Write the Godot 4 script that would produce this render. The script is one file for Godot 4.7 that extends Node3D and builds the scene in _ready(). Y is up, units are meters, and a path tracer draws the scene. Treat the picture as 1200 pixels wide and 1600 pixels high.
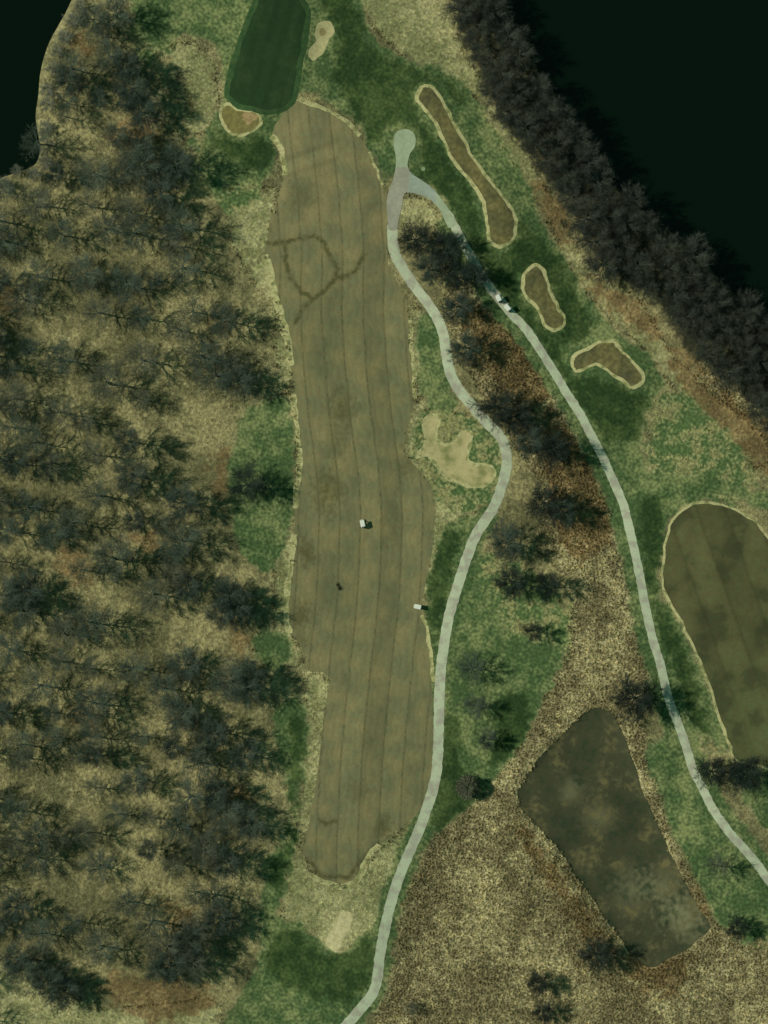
extends Node3D
# A golf course seen from high above on a late spring afternoon: striped dormant fairway, cart paths,
# tees, bunkers, two dark lakes, and bare trees that throw long shadows to the east.
# Plan coordinates are written in tenths-and-a-half of a metre (1 plan unit = 0.15 m), centre at (600, 800).

const S := 0.15
const CELL := 1.2
const NX := 220
const NZ := 270
const OX := -132.0
const OZ := -162.0
const GW := 1200          # ground texture, 0.22 m a pixel
const GH := 1473

var hgrid := PackedFloat32Array()
var rng := RandomNumberGenerator.new()
var ground_image: Image
var keep_out: Array = []          # mown and built features on which no tall grass grows
var names := {}
var masks := {}

# ------------------------------------------------------------------ plan shapes
var MAIN_PATH := [[512, 1632], [530, 1611], [543, 1600], [563, 1577], [582, 1553], [590, 1527], [593, 1500], [598, 1467], [607, 1427], [618, 1387], [633, 1347], [652, 1303], [668, 1260], [678, 1227], [683, 1197], [685, 1160], [686, 1117], [687, 1083], [689, 1047], [695, 1000], [703, 957], [717, 910], [730, 870], [743, 837], [762, 807], [772, 791], [783, 763], [791, 733], [791, 707], [782, 683], [763, 663], [743, 640], [720, 613], [705, 587], [697, 553], [693, 523], [683, 497], [667, 472], [645, 443], [630, 420], [619, 400], [614, 380], [613, 350]]
var EAST_PATH := [[698, 332], [710, 353], [725, 382], [744, 415], [765, 449], [790, 480], [802, 494], [820, 512], [840, 541], [863, 577], [887, 617], [907, 648], [923, 679], [937, 705], [950, 733], [963, 761], [975, 791], [984, 827], [993, 867], [1002, 913], [1010, 957], [1020, 1000], [1032, 1040], [1043, 1087], [1058, 1127], [1073, 1170], [1083, 1203], [1097, 1230], [1113, 1263], [1137, 1297], [1163, 1327], [1183, 1350], [1197, 1370], [1220, 1400], [1245, 1430]]
var APRON := [[614.7, 225], [616, 212], [621, 206], [628, 203], [636, 202.7], [644, 206], [648.5, 213], [649.7, 223], [647, 232], [641, 240], [638, 250], [637, 259], [642.8, 271], [658, 281], [674.5, 293], [688, 308], [702, 328], [712, 350], [702, 356], [697, 349], [688, 329], [677, 316], [667, 308.5], [652, 303], [640, 301], [631.5, 303.7], [628, 323], [623, 342], [620, 358], [607, 358], [605.5, 338], [604, 318], [606.4, 301], [614, 281], [618, 262], [618.5, 247], [616.5, 236]]
var FAIRWAY := [[430, 197], [448, 172], [467, 157], [500, 170], [530, 184], [549, 198], [563, 214], [577, 240], [587, 267], [597, 287], [603, 310], [605, 340], [603, 383], [608, 415], [624, 445], [635, 468], [640, 500], [641, 540], [645, 583], [647, 627], [639, 657], [633, 685], [632, 710], [648, 728], [668, 748], [677, 775], [681, 807], [674, 860], [662, 925], [659, 960], [667, 990], [673, 1027], [675, 1067], [677, 1117], [677, 1167], [676, 1207], [667, 1243], [650, 1273], [617, 1299], [590, 1319], [571, 1343], [563, 1366], [545, 1381], [515, 1379], [492, 1368], [485, 1345], [472, 1333], [476, 1310], [486, 1270], [494, 1220], [502, 1160], [507, 1110], [512, 1056], [480, 1048], [473, 1020], [463, 1001], [452, 990], [448, 950], [449, 925], [456, 883], [460, 833], [463, 797], [466, 753], [469, 717], [465, 667], [460, 617], [455, 573], [450, 533], [438, 490], [425, 440], [415, 400], [415, 378], [421, 350], [432, 310], [443, 275], [441, 245], [434, 225], [424, 213]]
var FAR_FAIRWAY := [[1047, 815], [1057, 801], [1083, 786], [1117, 785], [1150, 795], [1177, 811], [1197, 834], [1230, 880], [1290, 960], [1330, 1060], [1330, 1200], [1240, 1208], [1190, 1200], [1148, 1188], [1140, 1167], [1123, 1127], [1110, 1083], [1098, 1047], [1080, 1010], [1063, 973], [1041, 935], [1033, 907], [1035, 867], [1042, 830]]
var MEADOW := [[923, 1107], [940, 1108], [960, 1117], [977, 1153], [995, 1204], [1007, 1243], [1023, 1277], [1040, 1317], [1060, 1360], [1083, 1400], [1100, 1430], [1111, 1450], [1093, 1467], [1067, 1488], [1033, 1506], [1013, 1512], [987, 1493], [970, 1470], [950, 1443], [927, 1407], [900, 1370], [877, 1333], [850, 1303], [822, 1275], [808, 1250], [813, 1228], [835, 1194], [862, 1164], [892, 1132]]
var GREEN := [[402, -30], [395, 0], [388, 22], [370, 67], [355, 117], [350, 145], [358, 160], [380, 172], [418, 180], [448, 175], [464, 155], [471, 120], [477, 80], [484, 40], [484, 15], [470, -10], [445, -30]]
var TEE_LONG := [[653, 139], [649, 150], [652, 163], [667, 181], [683, 203], [697, 233], [713, 263], [737, 290], [752, 316], [758, 348], [762, 373], [769, 384], [780, 388], [797, 382], [808, 367], [810, 345], [803, 327], [785, 304], [767, 281], [743, 249], [723, 213], [703, 177], [687, 148], [676, 135], [664, 132]]
var TEE_MID := [[837, 413], [823, 420], [814, 434], [814, 450], [822, 466], [838, 485], [847, 504], [856, 514], [868, 518], [880, 513], [884, 499], [875, 481], [864, 460], [856, 437], [850, 420]]
var TEE_WING := [[891, 568], [893, 558], [903, 550], [918, 542], [936, 533], [957, 530], [966, 537], [975, 550], [989, 562], [1003, 577], [1008, 591], [1002, 603], [988, 608], [974, 600], [957, 588], [941, 576], [926, 573], [911, 580], [899, 581]]
var SAND_TWIN := [[503, 33], [513, 34], [520, 42], [521, 53], [514, 63], [509, 75], [502, 87], [494, 94], [485, 93], [481, 85], [486, 72], [493, 63], [492, 50], [496, 39]]
var SAND_RING := [[347, 164], [343, 176], [345, 190], [352, 203], [364, 211], [378, 213], [395, 207], [407, 197], [410, 184], [401, 175], [386, 171], [371, 166], [358, 161]]
var SAND_FINGERS := [[658, 668], [662, 655], [672, 646], [682, 647], [687, 657], [686, 671], [685, 682], [690, 691], [698, 693], [708, 688], [715, 677], [722, 671], [732, 671], [739, 678], [738, 692], [733, 706], [734, 717], [743, 723], [757, 724], [769, 728], [775, 738], [769, 752], [757, 760], [744, 764], [727, 762], [708, 754], [692, 746], [682, 730], [668, 715], [652, 717], [648, 710], [658, 701], [661, 688]]
var PAD := [[533, 1424], [543, 1425], [552, 1434], [541, 1460], [528, 1487], [518, 1483], [508, 1474], [519, 1450]]
var LAKE_WEST := [[130, -40], [122, 0], [110, 30], [99, 48], [90, 67], [77, 103], [68, 133], [63, 167], [63, 193], [67, 227], [67, 250], [50, 261], [27, 264], [0, 277], [-40, 300], [-120, 320], [-285, 330], [-285, -285], [135, -285]]
var LAKE_EAST := [[740, -285], [775, -60], [790, 0], [812, 55], [846, 90], [872, 165], [920, 225], [978, 303], [1045, 362], [1098, 412], [1118, 450], [1160, 482], [1200, 508], [1300, 560], [1485, 640], [1485, -285]]
# stripe seam of the long fairway, plan x at plan y
var SEAM := [[150, 480], [200, 485], [300, 497], [400, 504], [483, 502], [567, 507], [650, 515], [733, 527], [800, 532], [900, 529], [967, 524], [1033, 516], [1117, 507], [1200, 500], [1300, 495], [1400, 493]]

# ------------------------------------------------------------------ start
func _ready() -> void:
	# camera
	var cam := Camera3D.new()
	cam.name = "camera"
	add_child(cam)
	cam.position = Vector3(0, 1000, 0)
	cam.rotation_degrees = Vector3(-90, 0, 0)
	cam.fov = rad_to_deg(2.0 * atan(120.0 / 1000.0))
	cam.near = 1.0
	cam.far = 6000.0
	cam.current = true
	# sky and exposure
	var env := Environment.new()
	env.background_mode = Environment.BG_SKY
	var sm := ProceduralSkyMaterial.new()
	sm.sky_top_color = Color(0.27, 0.46, 0.45)
	sm.sky_horizon_color = Color(0.46, 0.62, 0.58)
	sm.ground_bottom_color = Color(0.20, 0.22, 0.16)
	sm.ground_horizon_color = Color(0.45, 0.52, 0.48)
	sm.sky_energy_multiplier = 0.92
	sm.sun_angle_max = 8.0
	var sky := Sky.new()
	sky.sky_material = sm
	env.sky = sky
	env.tonemap_mode = Environment.TONE_MAPPER_LINEAR
	env.tonemap_exposure = 0.95
	env.sdfgi_enabled = true
	env.ssao_enabled = true
	env.ssil_enabled = true
	var we := WorldEnvironment.new()
	we.name = "world_environment"
	we.environment = env
	add_child(we)
	# sun: from the west, a little north, about 41 degrees up
	var sun := DirectionalLight3D.new()
	sun.name = "sun"
	add_child(sun)
	sun.look_at_from_position(Vector3.ZERO, Vector3(0.744, -0.656, 0.13), Vector3.UP)
	sun.light_color = Color(0.995, 0.985, 0.91)
	sun.light_energy = 1.18
	sun.light_angular_distance = 0.5
	sun.shadow_enabled = true

	rng.seed = 4711
	build_heights()
	build_masks()
	build_ground()
	build_water()
	build_mown()
	build_paths()
	build_trees()
	build_carts()
	build_small()
	build_grass()

# ------------------------------------------------------------------ helpers
func wp(px: float, py: float) -> Vector2:
	return Vector2((px - 600.0) * S, (py - 800.0) * S)

func wpoly(a: Array) -> PackedVector2Array:
	var r := PackedVector2Array()
	for p in a:
		r.append(wp(p[0], p[1]))
	return r

func smooth_closed(a: PackedVector2Array, n := 4) -> PackedVector2Array:
	var r := PackedVector2Array()
	var c := a.size()
	for i in c:
		for k in n:
			r.append(a[i].cubic_interpolate(a[(i + 1) % c], a[(i - 1 + c) % c], a[(i + 2) % c], float(k) / n))
	return r

func smooth_open(a: PackedVector2Array, step := 0.8) -> PackedVector2Array:
	var r := PackedVector2Array()
	var c := a.size()
	for i in c - 1:
		var n := maxi(1, int(a[i].distance_to(a[i + 1]) / step))
		for k in n:
			r.append(a[i].cubic_interpolate(a[i + 1], a[maxi(i - 1, 0)], a[mini(i + 2, c - 1)], float(k) / n))
	r.append(a[c - 1])
	return r

func wobble(a: PackedVector2Array, amp: float, seed_: int) -> PackedVector2Array:
	var n := FastNoiseLite.new()
	n.seed = seed_
	n.frequency = 0.25
	var r := PackedVector2Array()
	for p in a:
		r.append(p + Vector2(n.get_noise_2d(p.x, p.y), n.get_noise_2d(p.x + 500.0, p.y)) * amp)
	return r

func numbered(n: String) -> String:
	if not names.has(n):
		names[n] = 0
		return n
	names[n] += 1
	return "%s_%03d" % [n, names[n]]

func tag(o: Node, label: String, category := "", group := "", kind := "") -> void:
	o.set_meta("label", label)
	if category: o.set_meta("category", category)
	if group: o.set_meta("group", group)
	if kind: o.set_meta("kind", kind)

func mesh_node(called: String, m: Mesh, mat: Material, parent: Node = self) -> MeshInstance3D:
	var o := MeshInstance3D.new()
	o.name = numbered(called) if parent == self else called
	o.mesh = m
	if mat: o.material_override = mat
	o.cast_shadow = GeometryInstance3D.SHADOW_CASTING_SETTING_ON
	parent.add_child(o, true)
	return o

func s8(c: Array) -> Color:
	return Color(c[0] / 255.0, c[1] / 255.0, c[2] / 255.0)

func plain(c: Color, rough := 0.9, metal := 0.0) -> StandardMaterial3D:
	var m := StandardMaterial3D.new()
	m.albedo_color = c
	m.roughness = rough
	m.metallic = metal
	return m

func grain_normal(freq: float, strength: float, seed_: int) -> NoiseTexture2D:
	var t := NoiseTexture2D.new()
	t.width = 512
	t.height = 512
	t.seamless = true
	t.as_normal_map = true
	t.bump_strength = strength
	var n := FastNoiseLite.new()
	n.seed = seed_
	n.frequency = freq
	n.fractal_octaves = 4
	t.noise = n
	return t

func noise_bytes(w: int, h: int, freq: float, seed_: int, oct := 3, sx := 1.0) -> PackedByteArray:
	var n := FastNoiseLite.new()
	n.seed = seed_
	n.frequency = freq
	n.noise_type = FastNoiseLite.TYPE_SIMPLEX_SMOOTH
	n.fractal_octaves = oct
	var im := n.get_image(int(w / sx), h, false, false, true)
	if im.get_width() != w:
		im.resize(w, h, Image.INTERPOLATE_CUBIC)
	im.convert(Image.FORMAT_L8)
	return im.get_data()

# ------------------------------------------------------------------ height field
func fill_mask(w: int, h: int, ox: float, oz: float, cell: float, polys: Array) -> PackedByteArray:
	var b := PackedByteArray()
	b.resize(w * h)
	for poly: PackedVector2Array in polys:
		var n := poly.size()
		for j in h:
			var z := oz + (j + 0.5) * cell
			var xs: Array[float] = []
			for i in n:
				var p := poly[i]
				var q := poly[(i + 1) % n]
				if (p.y <= z) != (q.y <= z):
					xs.append(p.x + (z - p.y) / (q.y - p.y) * (q.x - p.x))
			xs.sort()
			for k in range(0, xs.size() - 1, 2):
				var a := clampi(int(ceil((xs[k] - ox) / cell - 0.5)), 0, w)
				var e := clampi(int(floor((xs[k + 1] - ox) / cell - 0.5)) + 1, 0, w)
				for i in range(a, e):
					b[j * w + i] = 255
	return b

func blur(b: PackedByteArray, w: int, h: int, r: int, times := 2) -> PackedByteArray:
	var full := 2 * r + 1
	for t in times:
		var o := PackedByteArray()
		o.resize(w * h)
		for j in h:
			var s := 0
			for i in range(-r, r):
				s += b[j * w + clampi(i, 0, w - 1)]
			for i in w:
				s += b[j * w + mini(i + r, w - 1)]
				o[j * w + i] = s / full
				s -= b[j * w + maxi(i - r, 0)]
		var o2 := PackedByteArray()
		o2.resize(w * h)
		for i in w:
			var s := 0
			for j in range(-r, r):
				s += o[clampi(j, 0, h - 1) * w + i]
			for j in h:
				s += o[mini(j + r, h - 1) * w + i]
				o2[j * w + i] = s / full
				s -= o[maxi(j - r, 0) * w + i]
		b = o2
	return b

func grid_mask(polys: Array, r: int, times := 2) -> PackedByteArray:
	var l: Array = []
	for p in polys:
		l.append(wpoly(p))
	var b := fill_mask(NX + 1, NZ + 1, OX - CELL * 0.5, OZ - CELL * 0.5, CELL, l)
	return blur(b, NX + 1, NZ + 1, r, times) if r > 0 else b

func build_heights() -> void:
	var n1 := FastNoiseLite.new()
	n1.seed = 11
	n1.frequency = 0.016
	n1.fractal_octaves = 2
	var n2 := FastNoiseLite.new()
	n2.seed = 12
	n2.frequency = 0.07
	n2.fractal_octaves = 2
	var lakes := grid_mask([LAKE_WEST, LAKE_EAST], 2)
	var near_lake := grid_mask([LAKE_WEST, LAKE_EAST], 8)
	var tees := grid_mask([TEE_LONG, TEE_MID, TEE_WING, GREEN], 1)
	var sand := grid_mask([SAND_TWIN, SAND_FINGERS], 1, 1)
	var dip := grid_mask([MEADOW], 1, 1)
	hgrid.resize((NX + 1) * (NZ + 1))
	for j in NZ + 1:
		for i in NX + 1:
			var x := OX + i * CELL
			var z := OZ + j * CELL
			var k := j * (NX + 1) + i
			var h := n1.get_noise_2d(x, z) * 1.9 + n2.get_noise_2d(x, z) * 0.22
			h *= 1.0 - near_lake[k] / 255.0
			h += tees[k] / 255.0 * 0.35 - sand[k] / 255.0 * 0.4 - dip[k] / 255.0 * 0.8
			var m := lakes[k] / 255.0
			hgrid[k] = h - 2.2 * m

func h_at(x: float, z: float) -> float:
	var fx := clampf((x - OX) / CELL, 0.0, NX - 0.001)
	var fz := clampf((z - OZ) / CELL, 0.0, NZ - 0.001)
	var i := int(fx)
	var j := int(fz)
	var u := fx - i
	var v := fz - j
	var k := j * (NX + 1) + i
	var a := hgrid[k]
	var b := hgrid[k + 1]
	var c := hgrid[k + NX + 1]
	var d := hgrid[k + NX + 2]
	if u + v <= 1.0:
		return a + (b - a) * u + (c - a) * v
	return d + (c - d) * (1.0 - u) + (b - d) * (1.0 - v)

func n_at(x: float, z: float) -> Vector3:
	var e := 0.7
	return Vector3(h_at(x - e, z) - h_at(x + e, z), 2.0 * e, h_at(x, z - e) - h_at(x, z + e)).normalized()

# a sheet that follows the ground inside a closed outline, at the same triangles as the ground itself
func drape(poly: PackedVector2Array, off: float) -> ArrayMesh:
	var vs := PackedVector3Array()
	var ns := PackedVector3Array()
	var uv := PackedVector2Array()
	var lo := poly[0]
	var hi := poly[0]
	for p in poly:
		lo = lo.min(p)
		hi = hi.max(p)
	var size := hi - lo
	var i0 := maxi(0, int((lo.x - OX) / CELL))
	var i1 := mini(NX - 1, int((hi.x - OX) / CELL))
	var j0 := maxi(0, int((lo.y - OZ) / CELL))
	var j1 := mini(NZ - 1, int((hi.y - OZ) / CELL))
	var w := i1 - i0 + 2
	var inside := PackedByteArray()
	inside.resize(w * (j1 - j0 + 2))
	for j in range(j0, j1 + 2):
		var z := OZ + (j + 0.5) * CELL
		for q in poly.size():
			var p := poly[q]
			var e := poly[(q + 1) % poly.size()]
			if (p.y <= z) != (e.y <= z):
				# every cell centre to the right of this crossing changes side
				var x := p.x + (z - p.y) / (e.y - p.y) * (e.x - p.x)
				for i in range(clampi(int(ceil((x - OX) / CELL - 0.5)), i0, i1 + 2), i1 + 2):
					inside[(j - j0) * w + i - i0] ^= 1
	# cells that an edge of the outline runs through
	var edge := {}
	var c := poly.size()
	for q in c:
		var a := poly[q]
		var b := poly[(q + 1) % c]
		var n := maxi(1, int(a.distance_to(b) / 0.05))
		for t in n + 1:
			var p := a.lerp(b, float(t) / n)
			edge[Vector2i(int((p.x - OX) / CELL), int((p.y - OZ) / CELL))] = true
	for j in range(j0, j1 + 1):
		for i in range(i0, i1 + 1):
			var p00 := Vector2(OX + i * CELL, OZ + j * CELL)
			var p10 := p00 + Vector2(CELL, 0)
			var p01 := p00 + Vector2(0, CELL)
			var p11 := p00 + Vector2(CELL, CELL)
			var pieces: Array = []
			if edge.has(Vector2i(i, j)):
				for tri in [PackedVector2Array([p00, p10, p01]), PackedVector2Array([p10, p11, p01])]:
					for g in Geometry2D.intersect_polygons(tri, poly):
						if Geometry2D.is_polygon_clockwise(g):
							g.reverse()
						var ids := Geometry2D.triangulate_polygon(g)
						if ids.is_empty():
							for t in range(1, g.size() - 1):
								pieces.append([g[0], g[t], g[t + 1]])
						for t in range(0, ids.size(), 3):
							pieces.append([g[ids[t]], g[ids[t + 1]], g[ids[t + 2]]])
			elif inside[(j - j0) * w + i - i0]:
				pieces = [[p00, p10, p01], [p10, p11, p01]]
			for t in pieces:
				var a: Vector2 = t[0]
				var b: Vector2 = t[1]
				var d: Vector2 = t[2]
				if (b - a).cross(d - a) < 0.0:
					var e := b
					b = d
					d = e
				for p: Vector2 in [a, b, d]:
					vs.append(Vector3(p.x, h_at(p.x, p.y) + off, p.y))
					ns.append(n_at(p.x, p.y))
					uv.append((p - lo) / size)
	var ar := []
	ar.resize(Mesh.ARRAY_MAX)
	ar[Mesh.ARRAY_VERTEX] = vs
	ar[Mesh.ARRAY_NORMAL] = ns
	ar[Mesh.ARRAY_TEX_UV] = uv
	var m := ArrayMesh.new()
	m.add_surface_from_arrays(Mesh.PRIMITIVE_TRIANGLES, ar)
	return m

# ------------------------------------------------------------------ what grows where
func build_masks() -> void:
	var zones := {
		"tan": [
			[[715, 430], [800, 490], [850, 560], [885, 625], [930, 720], [965, 800], [985, 900], [1010, 1000], [1030, 1080], [1005, 1130], [1030, 1240], [1080, 1370], [1115, 1450], [1240, 1470], [1480, 1500], [1480, 1880], [560, 1880], [588, 1580], [608, 1500], [650, 1350], [690, 1295], [750, 1252], [810, 1172], [850, 1092], [890, 1012], [896, 940], [880, 890], [840, 870], [850, 760], [800, 690], [745, 600], [715, 540], [690, 480]],
			[[1080, 590], [1240, 720], [1480, 900], [1480, 560], [1200, 500]],
		],
		"pale": [
			[[255, 75], [290, 65], [330, 88], [342, 150], [326, 205], [280, 207], [302, 170], [288, 120]],
			[[352, 290], [400, 300], [434, 285], [420, 350], [414, 400], [440, 490], [452, 560], [456, 620], [440, 610], [425, 480], [390, 430], [360, 370]],
			[[440, 620], [458, 620], [468, 720], [463, 790], [455, 790], [452, 700]],
			[[430, 855], [460, 835], [450, 950], [455, 995], [480, 1040], [420, 1040], [388, 1010], [395, 990], [430, 985]],
			[[478, 1050], [514, 1053], [503, 1180], [490, 1260], [474, 1335], [490, 1375], [545, 1390], [590, 1330], [650, 1280], [665, 1270], [640, 1340], [618, 1400], [600, 1460], [560, 1470], [520, 1500], [480, 1450], [440, 1445], [440, 1390], [462, 1330], [470, 1250], [478, 1150]],
			[[678, 785], [722, 800], [702, 850], [678, 905], [664, 955], [672, 1000], [680, 1075], [670, 1060], [655, 960], [662, 900]],
			[[640, 470], [655, 470], [662, 560], [655, 640], [700, 645], [745, 650], [782, 690], [788, 730], [765, 795], [720, 800], [680, 790], [668, 745], [630, 705], [645, 620]],
			[[545, -285], [700, -285], [700, 0], [722, 80], [790, 190], [850, 290], [900, 390], [940, 430], [1000, 470], [1050, 560], [1100, 600], [1200, 690], [1200, 740], [1150, 712], [1080, 640], [1040, 590], [1000, 535], [950, 495], [905, 440], [860, 350], [800, 250], [740, 145], [640, 95], [575, 30], [548, -20]],
			[[626, 306], [655, 306], [680, 325], [690, 350], [650, 356], [620, 350]],
			[[0, 1500], [60, 1530], [150, 1580], [340, 1560], [350, 1640], [300, 1880], [-285, 1880], [-285, 1480]],
			[[820, 960], [880, 935], [895, 985], [840, 1010]], [[745, 1065], [800, 1070], [800, 1090], [745, 1090]], [[735, 1125], [775, 1130], [770, 1150], [735, 1150]],
			[[710, 880], [770, 870], [800, 890], [770, 960], [740, 1000], [720, 980]],
			[[1010, 1160], [1060, 1150], [1120, 1290], [1190, 1390], [1190, 1440], [1115, 1445], [1060, 1300]],
		],
		"litter": [
			[[720, 470], [790, 490], [835, 545], [870, 620], [830, 640], [775, 600], [735, 560]],
			[[850, 640], [905, 680], [945, 760], [960, 850], [900, 880], [870, 830], [850, 730]],
			[[905, 425], [985, 460], [1025, 495], [1040, 545], [1000, 515], [940, 480]],
			[[1040, 530], [1085, 555], [1100, 600], [1150, 625], [1210, 690], [1210, 750], [1150, 700], [1090, 640], [1055, 590]],
			[[820, 270], [870, 300], [900, 370], [880, 390], [850, 330]],
			[[330, 480], [365, 480], [362, 510], [335, 512]], [[345, 700], [365, 690], [358, 760], [340, 800], [325, 760]], [[355, 960], [390, 975], [385, 1030], [360, 1020]],
			[[180, 835], [250, 830], [255, 860], [200, 860]], [[85, 850], [130, 850], [140, 930], [90, 900]], [[0, 440], [30, 450], [25, 500], [0, 500]],
			[[100, 1100], [160, 1110], [170, 1135], [110, 1125]], [[160, 1520], [330, 1540], [340, 1570], [240, 1600], [160, 1560]], [[225, 1390], [320, 1440], [330, 1490], [270, 1440]],
			[[110, 40], [145, 60], [140, 90], [115, 80]], [[160, 195], [250, 190], [250, 235], [170, 220]], [[340, 1230], [400, 1230], [400, 1260], [350, 1255]],
			[[1075, 1365], [1100, 1400], [1125, 1435], [1105, 1440], [1080, 1400]], [[980, 1480], [1090, 1500], [1060, 1560], [980, 1540]], [[820, 1290], [900, 1400], [960, 1490], [930, 1490], [850, 1370], [805, 1300]],
		],
		"mud": [[[690, -285], [705, 0], [735, 85], [790, 180], [832, 250], [866, 290], [902, 342], [932, 400], [958, 430], [1005, 455], [1045, 495], [1068, 545], [1105, 560], [1125, 592], [1165, 620], [1215, 672], [1485, 900], [1485, -285]]],
		"mixed": [[[655, 640], [745, 645], [785, 690], [788, 735], [765, 790], [720, 800], [680, 785], [655, 735], [645, 690]], [[690, 112], [745, 150], [805, 255], [845, 330], [825, 340], [792, 290], [745, 215], [700, 145]], [[1030, 605], [1080, 620], [1150, 690], [1182, 760], [1150, 795], [1100, 775], [1010, 762], [1012, 690]], [[205, 60], [300, 60], [260, 90], [215, 95]], [[290, 205], [330, 215], [420, 300], [360, 340], [310, 290]], [[700, 870], [800, 870], [895, 945], [885, 1020], [850, 1092], [812, 1170], [765, 1225], [700, 1250], [700, 1000]], [[1120, 1290], [1240, 1400], [1240, 1480], [1150, 1470], [1110, 1420]]],
		"green": [
			[[215, -285], [205, 60], [240, 78], [290, 55], [330, 60], [346, 100], [345, 160], [332, 195], [312, 205], [322, 222], [312, 245], [330, 290], [400, 292], [434, 262], [428, 215], [450, 160], [480, 140], [560, 190], [590, 260], [606, 300], [616, 260], [640, 270], [690, 305], [735, 365], [770, 430], [810, 480], [855, 535], [905, 620], [945, 700], [980, 775], [1004, 870], [1022, 960], [1054, 1050], [1085, 1125], [1140, 1195], [1160, 1250], [1240, 1350], [1480, 1500], [1480, 1190], [1150, 1200], [1110, 1080], [1060, 970], [1030, 930], [1025, 870], [1040, 820], [1060, 795], [1130, 770], [1200, 800], [1240, 830], [1240, 760], [1180, 770], [1100, 740], [1010, 740], [1005, 690], [1010, 640], [1040, 600], [1012, 550], [962, 518], [915, 460], [880, 400], [850, 350], [830, 310], [800, 260], [770, 200], [740, 150], [700, 110], [640, 95], [600, 75], [570, 40], [545, -285]],
			[[700, 960], [730, 900], [765, 920], [800, 1000], [885, 1010], [850, 1090], [812, 1165], [770, 1220], [745, 1250], [690, 1292], [668, 1322], [686, 1180], [692, 1050]],
			[[662, 985], [672, 900], [690, 830], [720, 800], [745, 825], [712, 900], [692, 985], [684, 1060], [676, 1050]],
			[[652, 490], [682, 490], [697, 560], [702, 600], [722, 642], [690, 650], [656, 620]],
			[[385, 632], [452, 622], [460, 700], [462, 760], [452, 850], [432, 868], [425, 905], [370, 862], [362, 800], [355, 730], [370, 680]],
			[[395, 985], [440, 985], [460, 1010], [440, 1050], [400, 1040]],
			[[425, 1105], [478, 1085], [482, 1150], [468, 1250], [462, 1320], [430, 1440], [405, 1500], [412, 1340], [440, 1320], [460, 1280], [436, 1180]],
			[[425, 1440], [470, 1438], [505, 1480], [530, 1495], [560, 1462], [596, 1445], [588, 1520], [565, 1570], [540, 1600], [510, 1640], [460, 1880], [300, 1880], [345, 1600], [385, 1540], [415, 1480]],
			[[1000, 1165], [1070, 1150], [1100, 1240], [1150, 1320], [1200, 1380], [1240, 1480], [1120, 1440], [1095, 1385], [1055, 1310], [1025, 1230]],
		],
		"lush": [
			[[540, 20], [580, 80], [640, 105], [700, 120], [740, 160], [720, 165], [680, 125], [645, 130], [645, 165], [690, 235], [735, 295], [755, 380], [790, 400], [812, 370], [812, 330], [840, 370], [880, 410], [905, 470], [930, 515], [890, 545], [880, 520], [870, 460], [840, 405], [808, 430], [812, 470], [870, 530], [890, 590], [960, 600], [1010, 620], [1000, 690], [950, 690], [890, 610], [840, 530], [790, 470], [740, 390], [700, 315], [650, 270], [660, 220], [640, 190], [600, 200], [590, 240], [560, 190], [540, 160], [520, 120], [525, 60]],
			[[995, 780], [1040, 770], [1035, 830], [1028, 930], [1070, 1010], [1120, 1180], [1085, 1130], [1050, 1040], [1020, 960], [1004, 870]],
			[[668, 905], [690, 840], [725, 815], [705, 900], [690, 980], [680, 1040], [668, 970]],
			[[690, 1120], [715, 1110], [720, 1200], [745, 1230], [740, 1252], [680, 1305], [672, 1290], [690, 1200]],
			[[336, 195], [345, 205], [372, 222], [410, 212], [425, 225], [430, 250], [400, 270], [350, 240], [330, 215]],
			[[430, 1450], [465, 1450], [500, 1490], [545, 1490], [590, 1455], [584, 1530], [540, 1570], [440, 1540], [410, 1510]],
			[[450, 1130], [478, 1100], [472, 1220], [462, 1300], [445, 1380], [420, 1420], [425, 1350], [455, 1290]],
			[[780, 1090], [830, 1080], [830, 1130], [790, 1190], [765, 1215], [770, 1150]],
			[[600, -20], [545, -60], [560, 30], [575, 60], [520, 40], [490, 0]],
		],
	}
	var qw := GW / 4
	var qh := GH / 4 + 1
	for z in zones:
		var l: Array = []
		for p in zones[z]:
			l.append(wpoly(p))
		if z == "green":
			l.append(ribbon_outline(smooth_open(wpoly(EAST_PATH), 3.0), 3.6))
			l.append(ribbon_outline(smooth_open(wpoly(MAIN_PATH.slice(0, 26)), 3.0), 2.6))
		var b := fill_mask(qw, qh, OX, OZ, 0.88, l)
		b = blur(b, qw, qh, 2, 1)
		var im := Image.create_from_data(qw, qh, false, Image.FORMAT_L8, b)
		im.resize(GW, qh * 4, Image.INTERPOLATE_CUBIC)
		im.crop(GW, GH)
		masks[z] = im.get_data()

func ribbon_outline(line: PackedVector2Array, half: float) -> PackedVector2Array:
	var l := PackedVector2Array()
	var r := PackedVector2Array()
	for i in line.size():
		var d := (line[mini(i + 1, line.size() - 1)] - line[maxi(i - 1, 0)]).normalized()
		l.append(line[i] + d.orthogonal() * half)
		r.append(line[i] - d.orthogonal() * half)
	r.reverse()
	l.append_array(r)
	return l

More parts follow.
